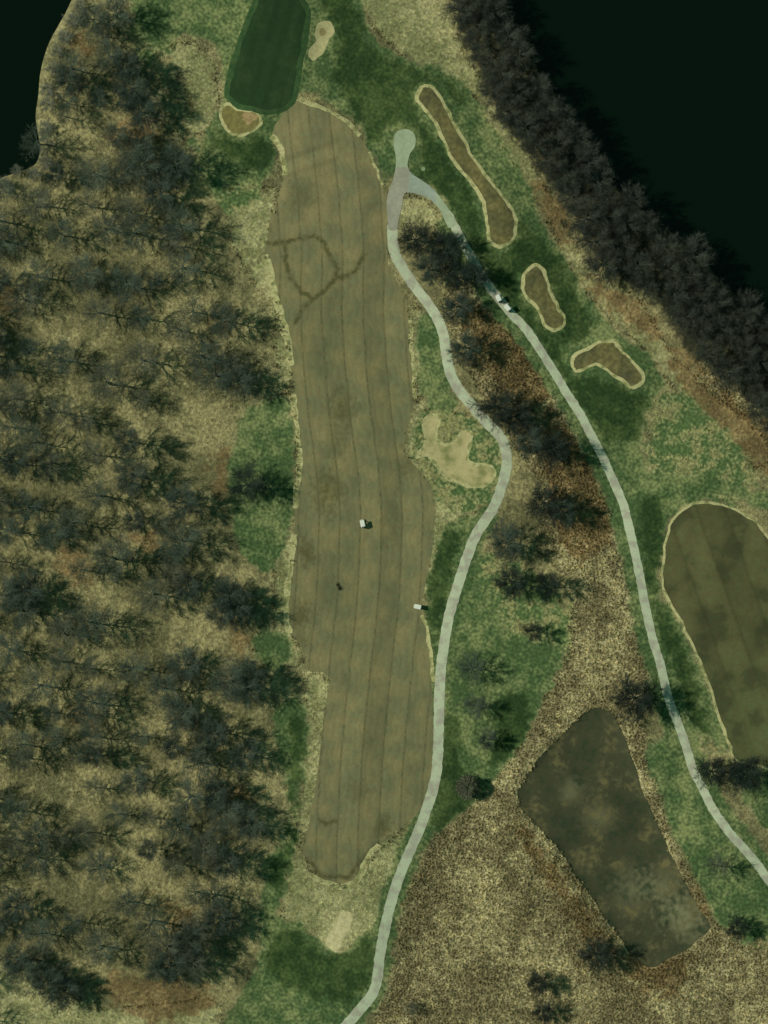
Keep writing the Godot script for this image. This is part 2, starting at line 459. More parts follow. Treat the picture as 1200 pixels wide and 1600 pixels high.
func build_ground() -> void:
	var coarse := noise_bytes(GW, GH, 0.012, 21, 4)
	var mid := noise_bytes(GW, GH, 0.05, 22, 4)
	var fine := noise_bytes(GW, GH, 0.22, 23, 3)
	var fine2 := noise_bytes(GW, GH, 0.17, 24, 2)
	var edge := noise_bytes(GW, GH, 0.06, 25, 4)
	# two tones a zone, the way dead and live growth mix
	var pal := {
		"base": [[112, 109, 78], [160, 152, 110]],
		"tan": [[134, 125, 92], [184, 174, 132]],
		"pale": [[136, 137, 95], [176, 171, 126]],
		"litter": [[116, 101, 70], [150, 131, 92]],
		"mud": [[50, 54, 42], [84, 80, 60]],
		"mixed": [[84, 104, 64], [146, 144, 100]],
		"green": [[72, 92, 57], [120, 128, 84]],
		"lush": [[46, 65, 36], [74, 90, 52]],
	}
	var gain := {"tan": 0.012, "pale": 0.010, "litter": 0.008, "mud": 0.012, "mixed": 0.012, "green": 0.014, "lush": 0.010}
	var rag := {"tan": 0.5, "pale": 0.9, "litter": 1.4, "mud": 0.9, "mixed": 0.9, "green": 0.55, "lush": 0.8}
	var out := PackedByteArray()
	out.resize(GW * GH * 3)
	var order := ["tan", "pale", "litter", "mud", "mixed", "green", "lush"]
	var ms: Array = []
	for z in order:
		ms.append(masks[z])
	var m0: PackedByteArray = ms[0]
	var m1: PackedByteArray = ms[1]
	var m2: PackedByteArray = ms[2]
	var m3: PackedByteArray = ms[3]
	var m4: PackedByteArray = ms[4]
	var m5: PackedByteArray = ms[5]
	var m6: PackedByteArray = ms[6]
	var p: Array = []
	for z in order:
		p.append([float(pal[z][0][0]), float(pal[z][0][1]), float(pal[z][0][2]), float(pal[z][1][0] - pal[z][0][0]), float(pal[z][1][1] - pal[z][0][1]), float(pal[z][1][2] - pal[z][0][2]), gain[z], rag[z]])
	var b0: Array = pal["base"][0]
	var b1: Array = pal["base"][1]
	for i in GW * GH:
		var c := coarse[i] - 128.0
		var md := mid[i] - 128.0
		var f := fine[i] - 128.0
		var t := clampf(0.5 + c * 0.008 + md * 0.006 + (fine2[i] - 128.0) * 0.003, 0.0, 1.0)
		var r := b0[0] + (b1[0] - b0[0]) * t as float
		var g := b0[1] + (b1[1] - b0[1]) * t as float
		var b := b0[2] + (b1[2] - b0[2]) * t as float
		var e := edge[i] - 128.0
		for k in 7:
			var mv: int
			match k:
				0: mv = m0[i]
				1: mv = m1[i]
				2: mv = m2[i]
				3: mv = m3[i]
				4: mv = m4[i]
				5: mv = m5[i]
				_: mv = m6[i]
			if mv == 0:
				continue
			var q: Array = p[k]
			var w: float = 0.5 + (mv - 128.0 + e * q[7] * (1.0 if mv < 250 or k == 2 or k == 6 or k == 1 else 0.4)) * q[6]
			if w <= 0.0:
				continue
			if w > 1.0:
				w = 1.0
			var tt := t
			if k == 5:
				tt = clampf(0.42 + c * 0.006 + md * 0.006 + f * 0.003, 0.0, 1.0)
			if k == 4:
				tt = clampf(0.5 + c * 0.008 + md * 0.011 + f * 0.007, 0.0, 1.0)
			r += (q[0] + q[3] * tt - r) * w
			g += (q[1] + q[4] * tt - g) * w
			b += (q[2] + q[5] * tt - b) * w
		var s := 1.0 + f * 0.0022
		out[i * 3] = clampi(int(r * s), 0, 255)
		out[i * 3 + 1] = clampi(int(g * s), 0, 255)
		out[i * 3 + 2] = clampi(int(b * s), 0, 255)
	ground_image = Image.create_from_data(GW, GH, false, Image.FORMAT_RGB8, out)
	var mat := StandardMaterial3D.new()
	mat.albedo_texture = ImageTexture.create_from_image(ground_image)
	mat.roughness = 0.95
	mat.metallic_specular = 0.2
	mat.texture_repeat = false
	var vs := PackedVector3Array()
	var ns := PackedVector3Array()
	var uv := PackedVector2Array()
	var ix := PackedInt32Array()
	for j in NZ + 1:
		for i in NX + 1:
			var x := OX + i * CELL
			var z := OZ + j * CELL
			vs.append(Vector3(x, hgrid[j * (NX + 1) + i], z))
			ns.append(n_at(x, z))
			uv.append(Vector2(float(i) / NX, float(j) / NZ))
	for j in NZ:
		for i in NX:
			var k := j * (NX + 1) + i
			ix.append_array([k, k + 1, k + NX + 1, k + 1, k + NX + 2, k + NX + 1])
	var ar := []
	ar.resize(Mesh.ARRAY_MAX)
	ar[Mesh.ARRAY_VERTEX] = vs
	ar[Mesh.ARRAY_NORMAL] = ns
	ar[Mesh.ARRAY_TEX_UV] = uv
	ar[Mesh.ARRAY_INDEX] = ix
	var m := ArrayMesh.new()
	m.add_surface_from_arrays(Mesh.PRIMITIVE_TRIANGLES, ar)
	var o := mesh_node("ground", m, mat)
	tag(o, "rough ground of dry grass, leaf litter and green rough", "ground", "", "structure")
	# the country beyond, out to the horizon
	var far_noise := NoiseTexture2D.new()
	far_noise.width = 512
	far_noise.height = 512
	far_noise.seamless = true
	var fn := FastNoiseLite.new()
	fn.seed = 5
	fn.frequency = 0.02
	far_noise.noise = fn
	var ramp := Gradient.new()
	ramp.set_color(0, s8([86, 96, 60]))
	ramp.set_color(1, s8([150, 136, 96]))
	far_noise.color_ramp = ramp
	var fm := StandardMaterial3D.new()
	fm.albedo_texture = far_noise
	fm.uv1_triplanar = true
	fm.uv1_world_triplanar = true
	fm.uv1_scale = Vector3.ONE * 0.006
	fm.roughness = 0.95
	var st := SurfaceTool.new()
	st.begin(Mesh.PRIMITIVE_TRIANGLES)
	var far := 2500.0
	var x0 := OX
	var x1 := OX + NX * CELL
	var z0 := OZ
	var z1 := OZ + NZ * CELL
	for q in [[-far, -far, far, z0], [-far, z1, far, far], [-far, z0, x0, z1], [x1, z0, far, z1]]:
		st.set_normal(Vector3.UP)
		for v in [[q[0], q[1]], [q[2], q[1]], [q[0], q[3]], [q[2], q[1]], [q[2], q[3]], [q[0], q[3]]]:
			st.add_vertex(Vector3(v[0], -0.6, v[1]))
	o = mesh_node("terrain", st.commit(), fm)
	tag(o, "open country beyond the course", "terrain", "", "structure")

func build_water() -> void:
	var m := StandardMaterial3D.new()
	m.albedo_color = Color(0.024, 0.076, 0.042)
	m.roughness = 0.12
	m.metallic_specular = 0.28
	var nt := grain_normal(0.02, 3.0, 77)
	m.normal_enabled = true
	m.normal_texture = nt
	m.normal_scale = 0.12
	m.uv1_triplanar = true
	m.uv1_world_triplanar = true
	m.uv1_scale = Vector3.ONE * 0.06
	var data := [[LAKE_WEST, "dark green lake beside the bare wood"], [LAKE_EAST, "dark green lake behind the belt of bare trees"]]
	for d in data:
		var poly := wpoly(d[0])
		var big := Geometry2D.offset_polygon(poly, 5.0)[0]
		var frame := PackedVector2Array([Vector2(OX, OZ), Vector2(-OX, OZ), Vector2(-OX, OZ + NZ * CELL), Vector2(OX, OZ + NZ * CELL)])
		var cut := Geometry2D.intersect_polygons(big, frame)[0]
		var ids := Geometry2D.triangulate_polygon(cut)
		var st := SurfaceTool.new()
		st.begin(Mesh.PRIMITIVE_TRIANGLES)
		for t in range(0, ids.size(), 3):
			var a := cut[ids[t]]
			var b := cut[ids[t + 1]]
			var c := cut[ids[t + 2]]
			if (b - a).cross(c - a) < 0.0:
				var e := b
				b = c
				c = e
			st.set_normal(Vector3.UP)
			for p: Vector2 in [a, b, c]:
				st.add_vertex(Vector3(p.x, -1.1, p.y))
		var o := mesh_node("lake_water", st.commit(), m)
		tag(o, d[1], "lake", "", "structure")

# ------------------------------------------------------------------ mown turf and sand
func turf_image(poly: PackedVector2Array, res: float, paint: Callable) -> ImageTexture:
	var lo := poly[0]
	var hi := poly[0]
	for p in poly:
		lo = lo.min(p)
		hi = hi.max(p)
	var w := int((hi.x - lo.x) / res) + 1
	var h := int((hi.y - lo.y) / res) + 1
	var a := noise_bytes(w, h, 0.02, 31, 4)
	var b := noise_bytes(w, h, 0.3, 32, 2)
	var c := noise_bytes(w, h, 0.1, 33, 3)
	var out := PackedByteArray()
	out.resize(w * h * 3)
	for j in h:
		for i in w:
			var px := (lo.x + (i + 0.5) * res) / S + 600.0
			var py := (lo.y + (j + 0.5) * res) / S + 800.0
			var k := j * w + i
			var col: Vector3 = paint.call(px, py, (a[k] - 128.0) / 128.0, (b[k] - 128.0) / 128.0, (c[k] - 128.0) / 128.0)
			out[k * 3] = clampi(int(col.x), 0, 255)
			out[k * 3 + 1] = clampi(int(col.y), 0, 255)
			out[k * 3 + 2] = clampi(int(col.z), 0, 255)
	return ImageTexture.create_from_image(Image.create_from_data(w, h, false, Image.FORMAT_RGB8, out))

func turf_material(tex: Texture2D) -> StandardMaterial3D:
	var m := StandardMaterial3D.new()
	m.albedo_texture = tex
	m.texture_repeat = false
	m.roughness = 0.95
	m.metallic_specular = 0.2
	return m

func seam_x(py: float) -> float:
	for i in SEAM.size() - 1:
		if py < SEAM[i + 1][0]:
			var t: float = (py - SEAM[i][0]) / (SEAM[i + 1][0] - SEAM[i][0])
			return lerpf(SEAM[i][1], SEAM[i + 1][1], clampf(t, 0.0, 1.0))
	return SEAM[-1][1]

func seg_dist(p: Vector2, line: Array) -> float:
	var best := 1e9
	for i in line.size() - 1:
		var a := Vector2(line[i][0], line[i][1])
		var b := Vector2(line[i + 1][0], line[i + 1][1])
		var q := Geometry2D.get_closest_point_to_segment(p, a, b)
		best = minf(best, p.distance_to(q))
	return best

# damp drainage lines and blotches on the long fairway
var DAMP_LINES := [[[400, 381], [432, 380], [468, 373], [492, 369], [506, 378], [514, 398], [528, 420], [521, 440], [505, 456], [488, 468], [472, 484], [462, 505]], [[446, 383], [446, 410], [455, 435], [470, 455], [488, 466]], [[570, 398], [556, 424], [534, 434], [524, 436]], [[500, 1282], [512, 1288], [524, 1282]], [[484, 1345], [500, 1368], [545, 1372], [560, 1350], [592, 1318]]]
var DAMP_SPOTS := [[535, 640, 26, 0.7], [512, 770, 30, 0.9], [478, 862, 20, 0.8], [472, 958, 24, 0.8], [640, 722, 24, 0.5], [470, 310, 30, 0.35], [600, 1295, 18, 0.7], [528, 690, 26, 0.4], [560, 1240, 20, 0.4], [470, 995, 18, 0.5], [610, 820, 30, 0.2]]

func paint_fairway(px: float, py: float, a: float, b: float, c: float) -> Vector3:
	var u := (px - seam_x(py) + a * 0.9 + c * 0.5) / 32.5
	var lane := floorf(u)
	var f := u - lane
	var col := Vector3(121, 117, 84)
	var odd := fposmod(lane, 2.0)
	col *= 0.982 + odd * 0.025 + sin(lane * 2.3) * 0.025 + a * 0.07
	# the line the mower leaves between two passes
	var d := minf(f, 1.0 - f) * 32.5
	if d < 2.4:
		col *= 1.0 - clampf(0.15 + 0.22 * c + 0.12 * a, 0.02, 0.3) * (1.0 - d / 2.4)
	# fine wheel lines
	col *= 1.0 + 0.022 * sin(u * TAU * 3.0 + a * 5.0) + 0.012 * sin(u * TAU * 9.0 + c * 2.0)
	# browner and greener drifts
	col += Vector3(4.5, 1.5, 0) * a * 2.0 + Vector3(-3, 1, 1) * c * 1.2
	if py < 520.0:
		var k := clampf((520.0 - py) / 200.0, 0.0, 1.0)
		col += Vector3(7, 5, 4) * k
	var p := Vector2(px, py)
	var damp := 0.0
	if py < 520.0 or py > 1270.0:
		for l in DAMP_LINES:
			var dd := seg_dist(p, l)
			var wide := 5.5 + c * 3.0
			if dd < wide:
				damp = maxf(damp, (1.0 - dd / wide) * (0.95 + 0.9 * c + 0.4 * a))
	for s in DAMP_SPOTS:
		var q = Vector2((px - s[0]), (py - s[1]) * 0.75).length() / s[2] + c * 0.35 + a * 0.3
		if q < 1.0:
			damp = maxf(damp, (1.0 - q) * s[3])
	col = col.lerp(Vector3(78, 76, 48), clampf(damp, 0.0, 1.0) * 0.8)
	# a cross pass near the green and a paler one below it
	var cross := absf(py + (px - 430.0) * 0.35 - 268.0)
	if cross < 10.0 and px > 445.0 and px < 530.0:
		col *= 1.0 + 0.06 * (1.0 - cross / 10.0)
	elif cross < 18.0 and px > 445.0 and px < 530.0:
		col *= 0.95
	return col * (1.0 + b * 0.055 + c * 0.035)

func paint_far_fairway(px: float, py: float, a: float, b: float, c: float) -> Vector3:
	var u := ((px - 1100.0) - (py - 830.0) * 0.36) / 46.0 + a * 0.03
	var lane := floorf(u)
	var f := u - lane
	var col := Vector3(90, 90, 60)
	col *= 0.965 + fposmod(lane, 2.0) * 0.07
	var d := minf(f, 1.0 - f) * 46.0
	if d < 5.0:
		col *= 1.0 - 0.10 * (1.0 - d / 5.0)
	if py > 1000.0:
		col = col.lerp(Vector3(86, 92, 60), clampf((py - 1000.0) / 120.0, 0.0, 1.0) * (0.6 + a * 0.4))
	col = col.lerp(Vector3(64, 67, 45), clampf(-a * 1.3 - 0.15 + c * 0.5, 0.0, 0.45))
	col += Vector3(9, 8, 5) * a + Vector3(-4, 1, 0) * c
	return col * (1.0 + b * 0.05 + c * 0.05)

func paint_meadow(px: float, py: float, a: float, b: float, c: float) -> Vector3:
	var col := Vector3(71, 72, 53)
	col = col.lerp(Vector3(102, 96, 66), clampf(a * 1.1 + c * 0.7 + b * 0.2, 0.0, 1.0))
	col = col.lerp(Vector3(52, 62, 44), clampf(-a * 1.0 - 0.1 + c * 0.8, 0.0, 1.0))
	for s in [[893, 1236, 24, 0.5], [1060, 1425, 40, 0.8], [1030, 1385, 34, 0.5], [990, 1390, 40, 0.45], [1075, 1450, 34, 0.6], [935, 1280, 30, 0.35]]:
		var q = Vector2(px - s[0], py - s[1]).length() / s[2] + c * 0.7 + b * 0.15
		if q < 1.0:
			col = col.lerp(Vector3(132, 130, 98), (1.0 - q) * s[3])
	return col * (1.0 + b * 0.06 + c * 0.06)

func paint_green(px: float, py: float, a: float, b: float, c: float) -> Vector3:
	var u := ((px - 420.0) + (py - 80.0) * 0.27) / 11.0
	var col := Vector3(40, 61, 37) * (1.0 + 0.025 * (1.0 if fposmod(u, 2.0) < 1.0 else -1.0))
	col += Vector3(10, 8, 6) * clampf(a, 0.0, 1.0)
	return col * (1.0 + b * 0.05 + c * 0.06)

func paint_tee(px: float, py: float, a: float, b: float, c: float) -> Vector3:
	var col := Vector3(104, 99, 66) + Vector3(9, 7, 3) * a * 2.0 + Vector3(5, 5, 3) * c * 2.0
	return col * (1.0 + b * 0.07 + c * 0.08)

func paint_sand(px: float, py: float, a: float, b: float, c: float) -> Vector3:
	var col := Vector3(184, 172, 126).lerp(Vector3(128, 130, 84), clampf(0.1 + a * 0.9 + c * 0.5, 0.0, 1.0))
	return col * (1.0 + b * 0.05 + c * 0.06)

func paint_twin(px: float, py: float, a: float, b: float, c: float) -> Vector3:
	var col := Vector3(176, 168, 124)
	if Vector2(px - 505, py - 50).length() < 6.0 + c * 2.0:
		col = Vector3(138, 126, 86)
	return col * (1.0 + b * 0.06 + c * 0.08)

func paint_pad(px: float, py: float, a: float, b: float, c: float) -> Vector3:
	return Vector3(196, 186, 142) * (1.0 + b * 0.06 + c * 0.1)

func paint_green_collar(px: float, py: float, a: float, b: float, c: float) -> Vector3:
	return (Vector3(58, 82, 50) + Vector3(14, 10, 6) * c) * (1.0 + b * 0.08 + a * 0.1)

func paint_ring(px: float, py: float, a: float, b: float, c: float) -> Vector3:
	var col := Vector3(124, 116, 72)
	if Vector2((px - 390) * 0.7, py - 183).length() < 9.0 + c * 4.0:
		col = Vector3(156, 134, 96)
	return col * (1.0 + b * 0.07 + c * 0.12)

func paint_collar(px: float, py: float, a: float, b: float, c: float) -> Vector3:
	var col := Vector3(182, 176, 128).lerp(Vector3(134, 136, 90), clampf(0.15 + c * 1.5 + a * 0.6, 0.0, 1.0))
	return col * (1.0 + b * 0.1)

func paint_path(px: float, py: float, a: float, b: float, c: float) -> Vector3:
	var col := Vector3(180, 188, 160).lerp(Vector3(162, 161, 143), clampf(0.3 + a * 1.4, 0.0, 1.0))
	col += Vector3(-8, 0, -4) * c * 2.0
	return col * (1.0 + b * 0.06 + c * 0.07)

func paint_apron(px: float, py: float, a: float, b: float, c: float) -> Vector3:
	var col := Vector3(156, 168, 140)
	if py > 262.0 and px < 640.0 + (280.0 - py) * 0.12:
		col = Vector3(152, 150, 134)
	elif py > 262.0 and px < 682.0:
		col = Vector3(150, 160, 146)
	return col * (1.0 + b * 0.03 + c * 0.05 + a * 0.06)

func feature(called: String, label: String, category: String, shape: Array, off: float, res: float, paint: Callable, collar := 0.0) -> void:
	var poly := wobble(smooth_closed(wpoly(shape), 3), 0.5, 17)
	keep_out.append(poly)
	if collar <= 0.0:
		var o := mesh_node(called, drape(poly, off), turf_material(turf_image(poly, res, paint)))
		tag(o, label, category, "", "structure")
		return
	var root := Node3D.new()
	root.name = numbered(called)
	add_child(root)
	tag(root, label, category, "", "structure")
	mesh_node("collar", drape(wobble(poly, 0.35, 3), off), turf_material(turf_image(poly, 0.2, paint_green_collar if called == "putting_green" else paint_collar)), root)
	var inner := wobble(Geometry2D.offset_polygon(poly, -collar)[0], 0.35, 9)
	mesh_node("turf" if called != "sand_bunker" else "sand", drape(inner, off + 0.02), turf_material(turf_image(inner, res, paint)), root)

func build_mown() -> void:
	feature("fairway", "long olive brown fairway with mowing stripes and damp lines", "fairway", FAIRWAY, 0.02, 0.15, paint_fairway)
	feature("fairway", "dull olive fairway with a pale rim across the narrow path", "fairway", FAR_FAIRWAY, 0.02, 0.2, paint_far_fairway, 0.55)
	feature("meadow", "dark mottled olive meadow sunk in the tall dry grass", "meadow", MEADOW, 0.02, 0.2, paint_meadow)
	feature("putting_green", "dark green close mown putting green", "green", GREEN, 0.03, 0.15, paint_green, 1.3)
	feature("tee", "long curving tee with pale rim below the lakeside trees", "tee", TEE_LONG, 0.02, 0.15, paint_tee, 0.8)
	feature("tee", "small oblong tee with pale rim beside the parked carts", "tee", TEE_MID, 0.02, 0.15, paint_tee, 0.75)
	feature("tee", "wing shaped tee with pale rim at the leaf litter", "tee", TEE_WING, 0.02, 0.15, paint_tee, 0.75)
	feature("sand_bunker", "pale twin lobed bunker beside the putting green", "bunker", SAND_TWIN, 0.02, 0.15, paint_twin)
	feature("sand_bunker", "round brown bunker with pale rim below the putting green", "bunker", SAND_RING, 0.02, 0.15, paint_ring, 0.7)
	feature("sand_bunker", "tan bunker with finger shaped lobes inside the path bend", "bunker", SAND_FINGERS, 0.02, 0.15, paint_sand, 0.75)
	feature("tee", "small bare tan pad in the rough past the fairway end", "tee", PAD, 0.03, 0.15, paint_pad)
	# pale uncut rims along the long fairway
	var rims := [
		[[[414, 398], [424, 440], [437, 490], [449, 532], [454, 572]], 0.95], [[[459, 617], [464, 667], [468, 717], [465, 753], [462, 795]], 0.6],
		[[[459, 835], [455, 883], [448, 925], [447, 950], [451, 991]], 0.65], [[[490, 1370], [514, 1381], [545, 1384], [564, 1369], [572, 1344], [592, 1320]], 0.75],
		[[[467, 155], [500, 168], [530, 182], [549, 196], [563, 212]], 0.5], [[[577, 238], [588, 267], [599, 288]], 0.35], [[[424, 212], [435, 226], [443, 246], [444, 272]], 0.7],
		[[[660, 962], [668, 990], [674, 1027], [677, 1066]], 0.45], [[[642, 500], [643, 540], [647, 583], [649, 625]], 0.5],
	]
	for r in rims:
		var line := smooth_open(wpoly(r[0]), 1.0)
		var poly := wobble(ribbon_outline(line, r[1]), 0.6, 40)
		var o := mesh_node("grass_rim", drape(poly, 0.045), turf_material(turf_image(poly, 0.2, paint_collar)))
		tag(o, "pale uncut rim of dormant grass along the long striped fairway", "grass rim", "rims of the long fairway", "structure")

# ------------------------------------------------------------------ paths
func build_path(called: String, label: String, plan: Array, half: float) -> void:
	var line := smooth_open(wpoly(plan), 0.7)
	keep_out.append(ribbon_outline(smooth_open(wpoly(plan), 2.0), half + 0.25))
	var st := SurfaceTool.new()
	st.begin(Mesh.PRIMITIVE_TRIANGLES)
	var rows: Array = []
	var n := FastNoiseLite.new()
	n.seed = 61
	n.frequency = 0.3
	var len := 0.0
	for i in line.size():
		var d := (line[mini(i + 1, line.size() - 1)] - line[maxi(i - 1, 0)]).normalized()
		var o := d.orthogonal()
		if i > 0: len += line[i].distance_to(line[i - 1])
		var row: Array = []
		for k in [[-1.0, -0.12], [-1.0, 0.05], [-0.5, 0.062], [0.0, 0.068], [0.5, 0.062], [1.0, 0.05], [1.0, -0.12]]:
			var side: float = k[0] * half + (n.get_noise_2d(line[i].x * 2.0 + k[0] * 90.0, line[i].y * 2.0) * 0.22 if absf(k[0]) > 0.9 else 0.0)
			var p := line[i] + o * side
			row.append(Vector3(p.x, h_at(p.x, p.y) + k[1], p.y))
		rows.append(row)
	for i in rows.size() - 1:
		for k in 6:
			for q in [[i, k], [i, k + 1], [i + 1, k], [i, k + 1], [i + 1, k + 1], [i + 1, k]]:
				var v: Vector3 = rows[q[0]][q[1]]
				st.set_smooth_group(k)
				st.set_uv(Vector2((v.x - OX) / (NX * CELL), (v.z - OZ) / (NZ * CELL)))
				st.add_vertex(v)
	st.generate_normals()
	var m := turf_material(path_texture())
	m.roughness = 0.85
	m.uv1_triplanar = true
	m.uv1_world_triplanar = true
	m.uv1_scale = Vector3.ONE * 0.03
	m.texture_repeat = true
	var o := mesh_node(called, st.commit(), m)
	tag(o, label, "path", "", "structure")

var path_tex: ImageTexture
func path_texture() -> ImageTexture:
	if path_tex == null:
		var sq := PackedVector2Array([Vector2(0, 0), Vector2(90, 0), Vector2(90, 90), Vector2(0, 90)])
		path_tex = turf_image(sq, 0.2, paint_path)
	return path_tex

func build_paths() -> void:
	build_path("cart_path", "wide pale concrete cart path winding along the striped fairway", MAIN_PATH, 1.22)
	build_path("cart_path", "narrow pale cart path running past the tees and parked carts", EAST_PATH, 1.02)
	var poly := smooth_closed(wpoly(APRON), 3)
	keep_out.append(poly)
	var o := mesh_node("cart_turnaround", drape(poly, 0.078), turf_material(turf_image(poly, 0.12, paint_apron)))
	tag(o, "pale paved turnaround where the two cart paths meet", "turnaround", "", "structure")

# ------------------------------------------------------------------ trees
class Shape:
	var v := PackedVector3Array()
	var n := PackedVector3Array()
	var c := PackedColorArray()
	func tube(line: Array, radii: Array, sides: int, tone: float, tip := false) -> void:
		var rings: Array = []
		for i in line.size():
			var d: Vector3 = (line[mini(i + 1, line.size() - 1)] - line[maxi(i - 1, 0)]).normalized()
			var a := d.cross(Vector3(0.31, 0.2, 0.93)).normalized()
			var b := d.cross(a)
			var ring: Array = []
			for k in sides:
				var t := TAU * k / sides
				ring.append(a * cos(t) + b * sin(t))
			rings.append(ring)
		var col := Color(tone, tone, tone)
		for i in line.size() - 1:
			var last := tip and i == line.size() - 2
			for k in sides:
				var k2 := (k + 1) % sides
				var p0: Vector3 = line[i] + rings[i][k] * radii[i]
				var p1: Vector3 = line[i] + rings[i][k2] * radii[i]
				var q0: Vector3 = line[i + 1] + rings[i + 1][k] * radii[i + 1]
				var q1: Vector3 = line[i + 1] + rings[i + 1][k2] * radii[i + 1]
				v.append(p0); v.append(q0); v.append(p1)
				n.append(rings[i][k]); n.append(rings[i + 1][k]); n.append(rings[i][k2])
				c.append(col); c.append(col); c.append(col)
				if not last:
					v.append(p1); v.append(q0); v.append(q1)
					n.append(rings[i][k2]); n.append(rings[i + 1][k]); n.append(rings[i + 1][k2])
					c.append(col); c.append(col); c.append(col)
	func tri(a: Vector3, b: Vector3, d: Vector3, nn: Vector3, tone: float) -> void:
		if (d - a).cross(b - a).dot(nn) < 0.0:
			v.append(a); v.append(d); v.append(b)
		else:
			v.append(a); v.append(b); v.append(d)
		for i in 3:
			n.append(nn)
			c.append(Color(tone, tone, tone))
	func mesh() -> ArrayMesh:
		var ar := []
		ar.resize(Mesh.ARRAY_MAX)
		ar[Mesh.ARRAY_VERTEX] = v
		ar[Mesh.ARRAY_NORMAL] = n
		ar[Mesh.ARRAY_COLOR] = c
		var m := ArrayMesh.new()
		m.add_surface_from_arrays(Mesh.PRIMITIVE_TRIANGLES, ar)
		return m

func bark(c: Color) -> StandardMaterial3D:
	var m := plain(c, 0.95)
	m.vertex_color_use_as_albedo = true
	m.metallic_specular = 0.2
	return m

# a leafless broadleaf tree 12 m tall with a crown of radius r
func bare_tree(seed_: int, r: float, density: float, mat: Material) -> Node3D:
	var g := RandomNumberGenerator.new()
	g.seed = seed_
	var tall := 12.0
	var trunk := Shape.new()
	var crown := Shape.new()
	var spine: Array = []
	var radii: Array = []
	var off := Vector3.ZERO
	for i in 8:
		var t := i / 7.0
		spine.append(Vector3(off.x, -0.3 + t * tall * 0.8, off.z))
		radii.append(lerpf(0.27, 0.05, pow(t, 0.8)))
		off += Vector3(g.randf_range(-0.22, 0.22), 0, g.randf_range(-0.22, 0.22))
	trunk.tube(spine, radii, 7, 1.0)
	var limbs := 20
	for i in limbs:
		var t := lerpf(0.26, 0.97, (i + g.randf_range(-0.3, 0.3)) / limbs + 0.03)
		var k := clampi(int(t * 7.0), 0, 6)
		var root: Vector3 = spine[k].lerp(spine[k + 1], t * 7.0 - k)
		var az := i * 2.399 + g.randf_range(-0.5, 0.5)
		var reach := r * lerpf(1.0, 0.55, clampf((t - 0.35) / 0.6, 0.0, 1.0)) * g.randf_range(0.75, 1.12)
		var rise := lerpf(1.8, 2.6, t) * g.randf_range(0.8, 1.2)
		var out := Vector3(cos(az), 0, sin(az))
		var side := Vector3(-out.z, 0, out.x)
		var bend := g.randf_range(-0.25, 0.25)
		var line: Array = []
		var lr: Array = []
		for s in 6:
			var u := s / 5.0
			line.append(root + out * reach * u + Vector3.UP * rise * pow(u, 1.25) + side * reach * bend * u * u + Vector3(g.randf_range(-0.12, 0.12), g.randf_range(-0.1, 0.1), g.randf_range(-0.12, 0.12)) * u)
			lr.append(lerpf(0.10 * (1.25 - t * 0.6), 0.022, u))
		crown.tube(line, lr, 4, g.randf_range(0.85, 1.1))
		for b in 9:
			var u := lerpf(0.22, 1.0, (b + g.randf()) / 9.0)
			var q := clampi(int(u * 5.0), 0, 4)
			var from: Vector3 = line[q].lerp(line[q + 1], u * 5.0 - q)
			var sgn := 1.0 if b % 2 == 0 else -1.0
			var dir := (out * g.randf_range(0.5, 1.1) + side * sgn * g.randf_range(0.35, 1.0) + Vector3.UP * g.randf_range(0.0, 0.85)).normalized()
			var blen := reach * g.randf_range(0.28, 0.55) * (1.1 - u * 0.45)
			var bl: Array = []
			for s in 4:
				var w := s / 3.0
				bl.append(from + dir * blen * w + Vector3.UP * 0.25 * w * w + Vector3(g.randf_range(-0.08, 0.08), g.randf_range(-0.08, 0.08), g.randf_range(-0.08, 0.08)) * w)
			crown.tube(bl, [0.035, 0.028, 0.02, 0.012], 3, g.randf_range(0.8, 1.15))
			for tw in int(18 * density):
				var w := g.randf_range(0.1, 1.0)
				var qq := clampi(int(w * 3.0), 0, 2)
				var o: Vector3 = bl[qq].lerp(bl[qq + 1], w * 3.0 - qq)
				var td := (dir * g.randf_range(0.3, 1.0) + Vector3(g.randf_range(-1, 1), g.randf_range(-0.35, 0.9), g.randf_range(-1, 1))).normalized()
				var tl := g.randf_range(0.6, 1.7)
				crown.tube([o, o + td * tl], [0.0195 * g.randf_range(0.75, 1.3), 0.003], 3, g.randf_range(0.7, 1.2), true)
	var t := Node3D.new()
	mesh_node("trunk", trunk.mesh(), mat, t)
	mesh_node("crown", crown.mesh(), mat, t)
	return t

